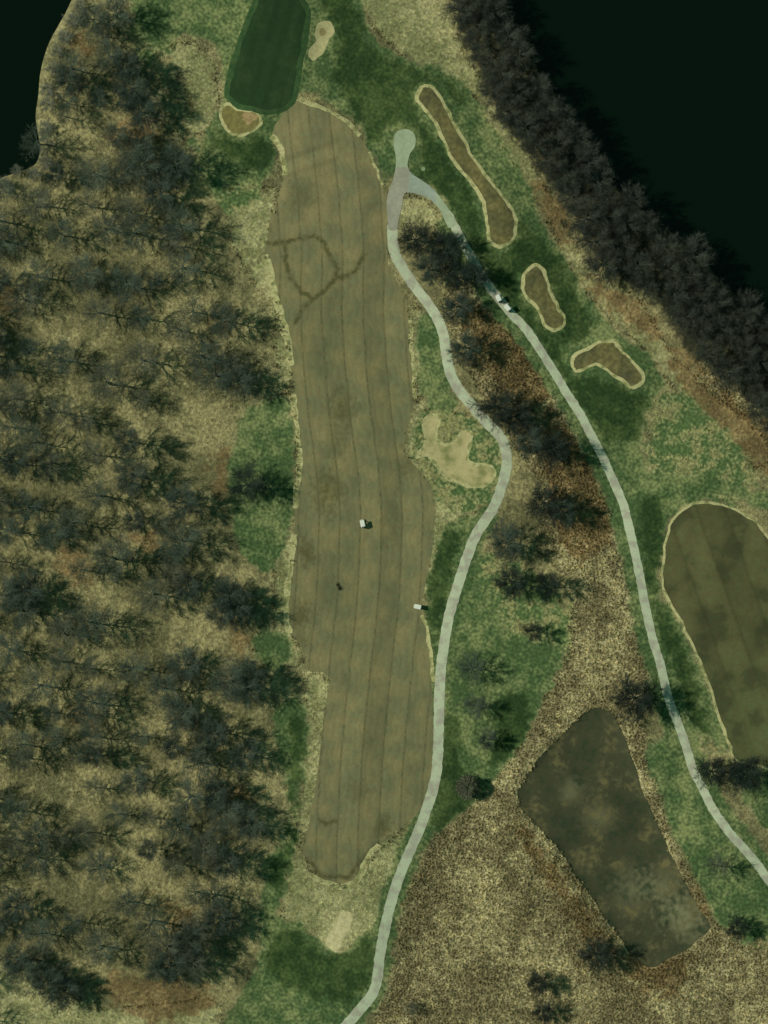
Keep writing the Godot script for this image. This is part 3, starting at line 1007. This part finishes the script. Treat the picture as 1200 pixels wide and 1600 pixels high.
func cedar(seed_: int, mat: Material, wood: Material) -> Node3D:
	var g := RandomNumberGenerator.new()
	g.seed = seed_
	var trunk := Shape.new()
	trunk.tube([Vector3(0, -0.3, 0), Vector3(0.05, 2, 0), Vector3(0, 4.2, 0.04)], [0.16, 0.11, 0.03], 6, 1.0)
	var crown := Shape.new()
	for i in 5200:
		var y := g.randf_range(0.25, 4.9)
		var az := g.randf() * TAU
		var prof := 2.7 * sqrt(maxf(0.02, 1.0 - pow((y - 1.9) / 3.1, 2.0))) * (1.0 + 0.14 * sin(az * 5.0 + y * 2.0) + 0.08 * sin(az * 11.0))
		var rr := prof * pow(g.randf(), 0.33)
		var p := Vector3(cos(az) * rr, y, sin(az) * rr)
		var d := (Vector3(cos(az), 0.45, sin(az)) + Vector3(g.randf_range(-0.7, 0.7), g.randf_range(-0.5, 0.5), g.randf_range(-0.7, 0.7))).normalized()
		var s := d.cross(Vector3(g.randf_range(-1, 1), g.randf_range(-1, 1), g.randf_range(-1, 1))).normalized() * g.randf_range(0.05, 0.1)
		crown.tri(p - s, p + d * g.randf_range(0.25, 0.5), p + s, d.cross(s).normalized(), g.randf_range(0.6, 1.2))
	var t := Node3D.new()
	mesh_node("trunk", trunk.mesh(), wood, t)
	mesh_node("crown", crown.mesh(), mat, t)
	return t

var protos: Array = []
var dense: Array = []
var bank: Array = []
var lone: Array = []

func plant(pool: Array, px: float, py: float, crown_px: float, tall: float, label: String, group := "", called := "bare_tree") -> void:
	var k := rng.randi() % pool.size()
	var entry: Array = pool[k]
	var src: Node3D = entry[0]
	var o: Node3D = src.duplicate()
	o.name = numbered(called)
	add_child(o)
	var p := wp(px, py)
	var sc: float = crown_px * S / entry[1]
	o.position = Vector3(p.x, h_at(p.x, p.y), p.y)
	o.rotation.y = rng.randf() * TAU
	o.scale = Vector3(sc, tall / entry[2], sc)
	tag(o, label if label else tree_label(px, py, crown_px, group), "shrub" if called == "bare_shrub" else "tree", group)

var OPENINGS := [[230, 570, 42], [330, 655, 46], [150, 1395, 52], [112, 878, 36], [265, 1010, 42], [285, 1125, 36], [115, 1235, 40], [180, 530, 36], [335, 720, 36], [290, 850, 24], [40, 490, 26], [110, 60, 24]]
# what sets one tree of a crowd apart: the breadth of its crown and what it stands beside
func tree_label(px: float, py: float, crown_px: float, group: String) -> String:
	var p := Vector2(px, py)
	var look := "broad" if crown_px > 34.5 else ("narrow" if crown_px < 30.5 else "middling")
	if group.ends_with("belt"):
		look = "broad" if crown_px > 31.0 else ("narrow" if crown_px < 27.5 else "middling")
		var shore := 1e9
		for i in LAKE_EAST.size() - 1:
			var a := Vector2(LAKE_EAST[i][0], LAKE_EAST[i][1])
			var b := Vector2(LAKE_EAST[i + 1][0], LAKE_EAST[i + 1][1])
			shore = minf(shore, p.distance_to(Geometry2D.get_closest_point_to_segment(p, a, b)))
		var spot := "at the water's edge of the belt behind the tees" if shore < 28.0 else ("on the belt's dry side facing the tees" if shore > 62.0 else "amid the crowded lakeside belt behind the tees")
		return "bare grey tree with %s crown %s" % [look, spot]
	if group.ends_with("margin of the wood"):
		var next := "dry grass under the wood" if py > 1470.0 else ("the rough near the putting green" if py < 330.0 else ("the long fairway's lower rough" if py > 800.0 else "the long fairway's upper rough"))
		return "bare %s crowned tree on the wood's margin beside %s" % [look, next]
	var water := 1e9
	for i in range(0, 15):
		var a := Vector2(LAKE_WEST[i][0], LAKE_WEST[i][1])
		var b := Vector2(LAKE_WEST[i + 1][0], LAKE_WEST[i + 1][1])
		water = minf(water, p.distance_to(Geometry2D.get_closest_point_to_segment(p, a, b)))
	if water < 60.0:
		return "bare tree with %s crown in the wood beside the lake shore" % look
	for q in OPENINGS:
		if p.distance_to(Vector2(q[0], q[1])) < q[2] + 34.0:
			return "bare tree with %s crown beside a sunny opening inside the wood" % look
	return "bare tree with %s crown in the closed depth of the wood" % look

func build_trees() -> void:
	var m1 := bark(Color(0.365, 0.415, 0.36))
	var m2 := bark(Color(0.325, 0.38, 0.335))
	var m3 := bark(Color(0.40, 0.425, 0.36))
	for i in 7:
		protos.append([bare_tree(100 + i * 17, 4.6, [0.55, 0.4, 0.7, 0.5, 0.62, 0.45, 0.75][i], [m1, m2, m3][i % 3]), 5.0, 12.5])
	for i in 3:
		dense.append([bare_tree(500 + i * 17, 4.6, [1.5, 1.2, 1.6][i], [m2, m1, m2][i]), 5.0, 12.5])

	var m4 := bark(Color(0.31, 0.335, 0.30))
	for i in 4:
		bank.append([bare_tree(700 + i * 17, 4.6, [1.3, 0.9, 1.4, 1.1][i], m4), 5.0, 12.5])

	var m5 := bark(Color(0.225, 0.27, 0.24))
	for i in 3:
		lone.append([bare_tree(900 + i * 17, 4.6, [1.55, 1.25, 1.75][i], m5), 5.0, 12.5])

	# trees that stand by themselves or in the row between the two paths: [x, y, crown, height, pool, label]
	var solo := [
		[650, 374, 34, 11, 2, "bare tree nearest the paved turnaround, between the two paths"],
		[694, 388, 36, 12, 2, "bare tree in the clump between the paths, beside the narrow path"],
		[668, 420, 30, 11, 0, "bare tree in the clump between the paths, beside the wide path bend"],
		[712, 432, 32, 12, 2, "bare tree whose crown reaches the narrow path above the carts"],
		[742, 436, 28, 11, 2, "bare tree shading the two carts parked on the narrow path"],
		[716, 478, 30, 10, 0, "bare tree over orange litter just below the parked carts"],
		[726, 542, 32, 11, 0, "bare tree at the wide path with a streaked shadow over orange litter"],
		[772, 634, 38, 12, 2, "dense bare tree overhanging the wide path above the fingered bunker"],
		[808, 650, 34, 12, 2, "dense bare tree paired with one overhanging the wide path"],
		[826, 692, 32, 11, 0, "bare tree east of the wide path's outermost bend"],
		[862, 704, 34, 12, 2, "bare tree whose shadow crosses the narrow path at mid length"],
		[848, 788, 36, 12, 2, "bare tree with a long shadow ending at the narrow path over brown grass"],
		[880, 800, 28, 11, 0, "smaller bare tree in front of the one with a long shadow"],
		[794, 850, 36, 11, 0, "wide bare tree on the green slope beside the wide path"],
		[800, 910, 34, 12, 2, "bare tree at the head of a long dark shadow over dry grass"],
		[852, 914, 27, 12, 2, "slim bare tree standing in another tree's long dark shadow"],
		[832, 984, 20, 8, 2, "small bare tree on pale grass at the edge of dry grass"],
		[738, 1042, 30, 9, 1, "sparse bare tree with open branches on the green slope"],
		[742, 1102, 26, 8, 1, "sparse bare tree, the middle one of three small ones by the wide path"],
		[762, 1156, 20, 8, 0, "small bare tree nearest the round evergreen bush"],
		[992, 1090, 42, 14, 2, "tall lone bare tree whose shadow fans across the narrow path"],
		[1108, 1204, 32, 11, 2, "bare tree below the rim of the dull far fairway"],
		[1160, 1208, 38, 12, 2, "wide bare tree at the end of the dull far fairway"],
		[1122, 1352, 26, 10, 1, "sparse bare tree throwing a thin shadow onto the narrow path"],
		[1150, 1445, 22, 9, 2, "small bare tree on the pale slope past the sunken meadow"],
		[932, 1490, 34, 10, 2, "dense bare tree at the lowest corner of the dark meadow"],
		[842, 1534, 24, 9, 2, "upper of two small bare trees in the tall dry grass"],
		[848, 1578, 22, 8, 2, "lower of two small bare trees in the tall dry grass"],
		[642, 1574, 14, 5, 1, "tiny bare sapling alone in the tall dry grass beside the wide path"],
		[388, 760, 38, 11, 2, "lone bare tree on the green strip between wood and long fairway"],
	]
	for s in solo:
		plant([dense, protos, lone][s[4]], s[0], s[1], s[2] * 0.94, s[3] * 0.8, s[5])

	# the wood along the long fairway: rough places of the crowns
	var wood := [[142, 25], [150, 62], [122, 100], [118, 128], [112, 160], [160, 168], [112, 198], [190, 212], [60, 235], [20, 298], [92, 288], [160, 278], [-8, 330], [62, 338], [132, 328], [212, 318], [20, 388], [100, 378], [172, 368], [222, 378], [0, 448], [70, 428], [142, 438], [235, 428], [0, 540], [50, 478], [104, 548], [222, 488], [-20, 560], [92, 628], [162, 612], [232, 638], [22, 678], [122, 668], [192, 688], [-20, 718], [72, 698], [82, 738], [162, 718], [22, 738], [-8, 648], [80, 822], [12, 838], [212, 818], [140, 878], [192, 888], [52, 918], [2, 928], [42, 958], [152, 958], [232, 928], [292, 932], [92, 988], [22, 1018], [72, 1058], [152, 1048], [282, 1028], [212, 1058], [-8, 1098], [22, 1148], [92, 1148], [162, 1148], [232, 1158], [-10, 1228], [160, 1188], [142, 1228], [222, 1228], [292, 1238], [132, 1298], [92, 1318], [152, 1338], [222, 1318], [282, 1338], [22, 1318], [-18, 1348], [22, 1428], [62, 1448], [132, 1448], [172, 1478], [252, 1428], [232, 1498], [0, 1458], [300, 1392], [272, 1160], [300, 1100], [262, 860], [212, 748], [272, 384]]
	for q in wood:
		plant(dense if rng.randf() < 0.25 else protos, q[0] + rng.randf_range(-14, 14), q[1] + rng.randf_range(-16, 16), rng.randf_range(20, 41), rng.randf_range(6.5, 13.0), "", "bare trees inside the wood")
	for j in 20:
		plant(protos, -62 + rng.randf_range(-12, 12), 290 + j * 68 + rng.randf_range(-16, 16), rng.randf_range(28, 40), rng.randf_range(10.0, 13.0), "", "bare trees inside the wood")
	# further trees wherever the photograph's wood is closed; its sunny openings stay open
	var taken: Array[Vector2] = []
	for q in wood:
		taken.append(Vector2(q[0], q[1]))
	var edge_of_wood := PackedVector2Array([Vector2(165, -30), Vector2(190, -30), Vector2(185, 90), Vector2(215, 200), Vector2(260, 310), Vector2(300, 420), Vector2(310, 600), Vector2(290, 760), Vector2(310, 900), Vector2(330, 1100), Vector2(340, 1300), Vector2(330, 1440), Vector2(230, 1500), Vector2(0, 1450), Vector2(-20, 330), Vector2(80, 290), Vector2(100, 130)])
	var added := 0
	for i in 4000:
		var p := Vector2(rng.randf_range(-20, 340), rng.randf_range(-30, 1500))
		if added >= 34 or not Geometry2D.is_point_in_polygon(p, edge_of_wood):
			continue
		var free := true
		for q in taken:
			if p.distance_squared_to(q) < 1300.0:
				free = false
				break
		for q in OPENINGS:
			var c := Vector2(q[0], q[1])
			if p.distance_to(c) < q[2] or (p + Vector2(62, 8)).distance_to(c) < q[2]:
				free = false
				break
		if free:
			taken.append(p)
			added += 1
			plant(protos, p.x, p.y, rng.randf_range(19, 38), rng.randf_range(6.5, 12.5), "", "bare trees inside the wood")
	# its margin, whose shadows fall onto open grass
	var margin := [[205, 104], [228, 140], [238, 178], [228, 238], [252, 262], [270, 306], [300, 352], [305, 425], [352, 500], [312, 556], [358, 566], [378, 600], [340, 590], [225, 566], [208, 744], [292, 782], [290, 848], [356, 922], [345, 958], [370, 945], [362, 1066], [390, 1080], [392, 1050], [290, 1118], [388, 1186], [342, 1148], [318, 1190], [340, 1228], [400, 1286], [362, 1268], [332, 1326], [362, 1350], [342, 1400], [352, 1432], [302, 1462], [272, 1508], [312, 1498], [50, 1512], [86, 1530], [30, 1492], [106, 1548], [75, 1300], [142, 1098], [300, 262], [180, 24]]
	for q in margin:
		var back := 20.0 if q[1] < 470 and q[0] > 220 else (8.0 if q[1] > 1180 else 0.0)
		plant(dense if rng.randf() < 0.7 else protos, q[0] - back + rng.randf_range(-5, 5), q[1] + rng.randf_range(-5, 5), rng.randf_range(28, 40), rng.randf_range(8.5, 11.5), "", "bare trees on the margin of the wood")

	# the belt on the bank of the lake behind the tees
	var belt := PackedVector2Array()
	for q in [[700, -70], [712, 0], [738, 85], [786, 170], [824, 242], [860, 286], [896, 338], [926, 395], [950, 426], [1000, 450], [1040, 488], [1064, 534], [1100, 552], [1120, 586], [1160, 612], [1210, 662], [1260, 690], [1260, 545], [1200, 500], [1150, 470], [1108, 438], [1088, 404], [1040, 360], [972, 300], [914, 226], [866, 168], [838, 98], [806, 60], [780, 0], [765, -70]]:
		belt.append(Vector2(q[0], q[1]))
	var placed: Array[Vector2] = []
	for i in 9000:
		var p := Vector2(rng.randf_range(690, 1260), rng.randf_range(-70, 690))
		if not Geometry2D.is_point_in_polygon(p, belt):
			continue
		var ok := true
		for q in placed:
			if p.distance_squared_to(q) < 30.0 * 30.0:
				ok = false
				break
		if ok:
			placed.append(p)
	for p in placed:
		plant(bank, p.x, p.y, rng.randf_range(24, 35), rng.randf_range(9.0, 12.0), "", "bare trees of the lakeside belt")

	# scrub along the near lake shore
	var m6 := bark(Color(0.50, 0.52, 0.46))
	var scrub: Array = []
	for i in 2:
		scrub.append([bare_tree(1200 + i * 17, 4.6, 0.8, m6), 5.0, 12.5])
	for q in [[128, 6], [117, 32], [104, 58], [92, 84], [84, 112], [75, 140], [72, 168], [72, 198], [76, 226], [74, 254], [52, 270], [30, 272], [8, 284]]:
		plant(scrub, q[0] + rng.randf_range(-3, 4), q[1] + rng.randf_range(-5, 5), rng.randf_range(11, 17), rng.randf_range(2.6, 4.2), "low pale grey leafless shrub on the lake shore below the wood", "shrubs on the lake shore", "bare_shrub")
	for e in scrub:
		e[0].queue_free()

	# one evergreen
	var needles := plain(Color(0.40, 0.42, 0.33), 0.95)
	needles.vertex_color_use_as_albedo = true
	var c := cedar(9, needles, m1)
	c.name = "evergreen_tree"
	add_child(c)
	var cp := wp(731, 1229)
	c.position = Vector3(cp.x, h_at(cp.x, cp.y), cp.y)
	tag(c, "low round dark evergreen at the tip of the dry grass", "tree")
	for l in [protos, dense, bank, lone]:
		for e in l:
			e[0].queue_free()

# ------------------------------------------------------------------ golf carts
func rounded_box(st: SurfaceTool, c: Vector3, s: Vector3, bevel: float, lean := 0.0) -> void:
	# a box with chamfered edges: three stacked rings with cut corners
	var rings: Array = []
	for y in [[-0.5, bevel], [-0.5 + bevel / s.y, 0.0], [0.5 - bevel / s.y, 0.0], [0.5, bevel]]:
		var hx: float = s.x * 0.5 - y[1]
		var hz: float = s.z * 0.5 - y[1]
		var k := minf(bevel * 1.5, minf(hx, hz) * 0.6)
		var yy: float = c.y + y[0] * s.y
		var sh: float = lean * (y[0] + 0.5)
		var ring: Array = []
		for q in [[hx, hz - k], [hx - k, hz], [-hx + k, hz], [-hx, hz - k], [-hx, -hz + k], [-hx + k, -hz], [hx - k, -hz], [hx, -hz + k]]:
			ring.append(Vector3(c.x + q[0], yy, c.z + q[1] + sh))
		rings.append(ring)
	for i in 3:
		for k in 8:
			var a: Vector3 = rings[i][k]
			var b: Vector3 = rings[i][(k + 1) % 8]
			var d: Vector3 = rings[i + 1][k]
			var e: Vector3 = rings[i + 1][(k + 1) % 8]
			for v in [a, b, d, b, e, d]:
				st.set_smooth_group(-1)
				st.add_vertex(v)
	for k in range(1, 7):
		for v in [rings[3][0], rings[3][k], rings[3][k + 1]]:
			st.add_vertex(v)
		for v in [rings[0][0], rings[0][k + 1], rings[0][k]]:
			st.add_vertex(v)

func boxes(parent: Node, called: String, list: Array, mat: Material) -> MeshInstance3D:
	var st := SurfaceTool.new()
	st.begin(Mesh.PRIMITIVE_TRIANGLES)
	for b in list:
		rounded_box(st, b[0], b[1], b[2], b[3] if b.size() > 3 else 0.0)
	st.generate_normals()
	return mesh_node(called, st.commit(), mat, parent)

func tube_mesh(parent: Node, called: String, a: Vector3, b: Vector3, r: float, mat: Material) -> MeshInstance3D:
	var s := Shape.new()
	s.tube([a, b], [r, r], 8, 1.0)
	return mesh_node(called, s.mesh(), mat, parent)

func golf_cart() -> Node3D:
	var white := plain(Color(0.86, 0.87, 0.82), 0.35)
	var cream := plain(Color(0.70, 0.70, 0.64), 0.35)
	var black := plain(Color(0.09, 0.09, 0.09), 0.8)
	var seat := plain(Color(0.55, 0.53, 0.47), 0.7)
	var steel := plain(Color(0.45, 0.46, 0.46), 0.4, 0.6)
	var green := plain(Color(0.16, 0.22, 0.18), 0.8)
	var t := Node3D.new()
	# front towards -z, 2.4 m long, 1.2 m wide, roof at 1.83 m
	boxes(t, "body", [[Vector3(0, 0.36, 0.05), Vector3(1.14, 0.16, 2.1), 0.04], [Vector3(0, 0.52, -0.92), Vector3(1.12, 0.38, 0.52), 0.09, 0.12], [Vector3(0, 0.55, 0.42), Vector3(1.12, 0.34, 0.7), 0.05], [Vector3(0, 0.5, 0.98), Vector3(1.1, 0.26, 0.36), 0.05]], cream)
	boxes(t, "dashboard", [[Vector3(0, 0.84, -0.68), Vector3(1.05, 0.22, 0.16), 0.04]], black)
	boxes(t, "seat", [[Vector3(0, 0.79, 0.36), Vector3(1.06, 0.14, 0.5), 0.05]], seat)
	boxes(t, "backrest", [[Vector3(0, 1.05, 0.66), Vector3(1.06, 0.42, 0.12), 0.04, 0.06]], seat)
	boxes(t, "roof", [[Vector3(0, 1.82, 0.0), Vector3(1.22, 0.08, 1.72), 0.035], [Vector3(0, 1.872, 0.0), Vector3(0.9, 0.03, 1.4), 0.012]], white)
	for x in [-0.53, 0.53]:
		tube_mesh(t, "post", Vector3(x, 0.7, -0.74), Vector3(x, 1.8, -0.6), 0.022, steel)
		tube_mesh(t, "post", Vector3(x, 0.7, 0.78), Vector3(x, 1.8, 0.74), 0.022, steel)
		for z in [-0.83, 0.8]:
			var s := Shape.new()
			s.tube([Vector3(x - 0.1, 0.23, z), Vector3(x - 0.08, 0.23, z), Vector3(x + 0.08, 0.23, z), Vector3(x + 0.1, 0.23, z)], [0.15, 0.23, 0.23, 0.15], 14, 1.0)
			var w := mesh_node("wheel", s.mesh(), black, t)
			var hub := Shape.new()
			hub.tube([Vector3(x - 0.105, 0.23, z), Vector3(x - 0.1, 0.23, z), Vector3(x + 0.1, 0.23, z), Vector3(x + 0.105, 0.23, z)], [0.01, 0.12, 0.12, 0.01], 10, 1.0)
			mesh_node("rim", hub.mesh(), steel, w)
		var bag := Shape.new()
		bag.tube([Vector3(x * 0.5, 0.55, 1.06), Vector3(x * 0.5, 0.98, 1.1), Vector3(x * 0.5, 1.4, 1.14), Vector3(x * 0.5, 1.41, 1.14)], [0.12, 0.14, 0.13, 0.02], 9, 1.0)
		mesh_node("bag_holder", bag.mesh(), green, t)
	var wheel := TorusMesh.new()
	wheel.inner_radius = 0.14
	wheel.outer_radius = 0.17
	wheel.rings = 16
	wheel.ring_segments = 6
	var sw := mesh_node("steering_wheel", wheel, black, t)
	sw.position = Vector3(-0.27, 1.02, -0.38)
	sw.rotation.x = 0.9
	tube_mesh(t, "steering_column", Vector3(-0.27, 0.8, -0.62), Vector3(-0.27, 1.02, -0.38), 0.025, black)
	return t

func build_carts() -> void:
	var spots := [
		[566.5, 818, 12.0, 0.0, "white roofed golf cart in the middle of the long striped fairway"],
		[653, 948, 78.0, 0.0, "white roofed golf cart at the long fairway's rim near the wide path"],
		[778.5, 466.5, 24.0, 0.07, "white roofed golf cart on the narrow path under the tree's shadow"],
		[792.5, 481.5, 40.0, 0.07, "white roofed golf cart on the narrow path at the sunlit side of another cart"],
	]
	for s in spots:
		var c := golf_cart()
		c.name = numbered("golf_cart")
		add_child(c)
		var p := wp(s[0], s[1])
		c.position = Vector3(p.x, h_at(p.x, p.y) + 0.02 + s[3] * 0.75, p.y)
		c.rotation_degrees.y = s[2]
		c.scale = Vector3.ONE * 0.87
		tag(c, s[4], "golf cart", "golf carts on the course")

# ------------------------------------------------------------------ small things
func build_small() -> void:
	# dark rank tuft on the long fairway
	var g := RandomNumberGenerator.new()
	g.seed = 8
	var dark := plain(Color(0.24, 0.25, 0.14), 0.95)
	dark.vertex_color_use_as_albedo = true
	var sh := Shape.new()
	for i in 240:
		var e := Vector2(0.0, 0.0)
		if i % 2 == 0:
			e = Vector2(g.randfn(0.25, 0.22), g.randfn(0.12, 0.28))
		else:
			e = Vector2(g.randfn(-0.25, 0.18), g.randfn(-0.65, 0.2))
		var a := Vector3(e.x, -0.02, e.y)
		var d := Vector3(g.randf_range(-0.2, 0.2), g.randf_range(0.3, 0.62), g.randf_range(-0.2, 0.2))
		var s := Vector3(g.randf_range(-1, 1), 0, g.randf_range(-1, 1)).normalized() * 0.035
		sh.tri(a - s, a + d, a + s, d.cross(s).normalized(), g.randf_range(0.6, 1.1))
	var o := mesh_node("weed_tuft", sh.mesh(), dark)
	var p := wp(529, 918)
	o.position = Vector3(p.x, h_at(p.x, p.y) + 0.02, p.y)
	tag(o, "small dark weed tuft alone on the long striped fairway", "weed")
	# pale round lid in the grass beside the turnaround
	var lid := CylinderMesh.new()
	lid.top_radius = 0.48
	lid.bottom_radius = 0.55
	lid.height = 0.16
	lid.radial_segments = 20
	o = mesh_node("valve_box", lid, plain(s8([128, 146, 108]), 0.8))
	p = wp(661.5, 264)
	o.position = Vector3(p.x, h_at(p.x, p.y), p.y)
	tag(o, "pale round lid in the green grass beside the paved turnaround", "lid")

# ------------------------------------------------------------------ tall grass and litter
func tuft(seed_: int, blades: int, spread: float, tall: float, width: float) -> ArrayMesh:
	var g := RandomNumberGenerator.new()
	g.seed = seed_
	var s := Shape.new()
	for i in blades:
		var az := g.randf() * TAU
		var base := Vector3(cos(az), 0, sin(az)) * spread * sqrt(g.randf()) * 0.6 - Vector3.UP * 0.03
		var tip := base + Vector3(cos(az) * spread * g.randf_range(0.2, 1.0), tall * g.randf_range(0.6, 1.1), sin(az) * spread * g.randf_range(0.2, 1.0))
		var across := Vector3(-sin(az), g.randf_range(-0.3, 0.3), cos(az)) * width
		var nn := (tip - base).cross(across).normalized()
		if nn.y < 0.0: nn = -nn
		s.tri(base - across, tip, base + across, nn, g.randf_range(0.8, 1.15))
	return s.mesh()

func build_grass() -> void:
	var kinds := {"dry_grass": [], "undergrowth": []}
	var step := 0.57
	var boxes_: Array = []
	for poly: PackedVector2Array in keep_out:
		var lo := poly[0]
		var hi := poly[0]
		for p in poly:
			lo = lo.min(p)
			hi = hi.max(p)
		boxes_.append(Rect2(lo, hi - lo))
	# one byte for each half metre square: is it mown, paved or wet?
	var fw := 528
	var fh := 648
	var all: Array = keep_out.duplicate()
	all.append(wpoly(LAKE_WEST))
	all.append(wpoly(LAKE_EAST))
	var shut := fill_mask(fw, fh, OX, OZ, 0.5, all)
	var gm: PackedByteArray = masks["green"]
	var tm: PackedByteArray = masks["tan"]
	var pm: PackedByteArray = masks["pale"]
	var x := -98.0
	while x < 98.0:
		var z := -126.0
		while z < 126.0:
			var px := x + rng.randf_range(-0.26, 0.26)
			var pz := z + rng.randf_range(-0.26, 0.26)
			z += step
			if shut[int((pz - OZ) / 0.5) * fw + int((px - OX) / 0.5)]:
				continue
			var i := clampi(int((px - OX) / 0.22), 0, GW - 1)
			var j := clampi(int((pz - OZ) / 0.22), 0, GH - 1)
			var k := j * GW + i
			if gm[k] > 90 + rng.randi() % 90:
				continue
			var c := ground_image.get_pixel(i, j)
			if c.g > c.r * 1.04:
				continue
			var low := 0.22 if pm[k] > 128 and tm[k] < 100 else 1.0
			kinds["dry_grass" if tm[k] > 100 or pm[k] > 100 else "undergrowth"].append([px, pz, c.srgb_to_linear(), low])
		x += step
	var labels := {"dry_grass": "tall tan dry grass with a speckled look", "undergrowth": "low brown undergrowth and fallen leaves on the wood floor"}
	for kind in kinds:
		var list: Array = kinds[kind]
		var mm := MultiMesh.new()
		mm.transform_format = MultiMesh.TRANSFORM_3D
		mm.use_colors = true
		mm.mesh = tuft(71, 18, 0.42, 0.48, 0.065) if kind == "dry_grass" else tuft(72, 14, 0.36, 0.2, 0.07)
		mm.instance_count = list.size()
		for i in list.size():
			var q: Array = list[i]
			var sc := rng.randf_range(0.6, 1.35)
			var b := Basis(Vector3.UP, rng.randf() * TAU).scaled(Vector3(sc, sc * q[3] * rng.randf_range(0.6, 1.3), sc))
			mm.set_instance_transform(i, Transform3D(b, Vector3(q[0], h_at(q[0], q[1]), q[1])))
			var c: Color = q[2]
			var v := rng.randf_range(0.82, 1.34) if q[3] > 0.5 else rng.randf_range(0.86, 1.22)
			mm.set_instance_color(i, Color(c.r * v * rng.randf_range(0.95, 1.08), c.g * v, c.b * v * rng.randf_range(0.88, 1.05)))
		var o := MultiMeshInstance3D.new()
		o.name = kind
		o.multimesh = mm
		var m := plain(Color.WHITE, 0.95)
		m.vertex_color_use_as_albedo = true
		m.metallic_specular = 0.2
		o.material_override = m
		add_child(o)
		tag(o, labels[kind], "grass" if kind == "dry_grass" else "undergrowth", "", "stuff")
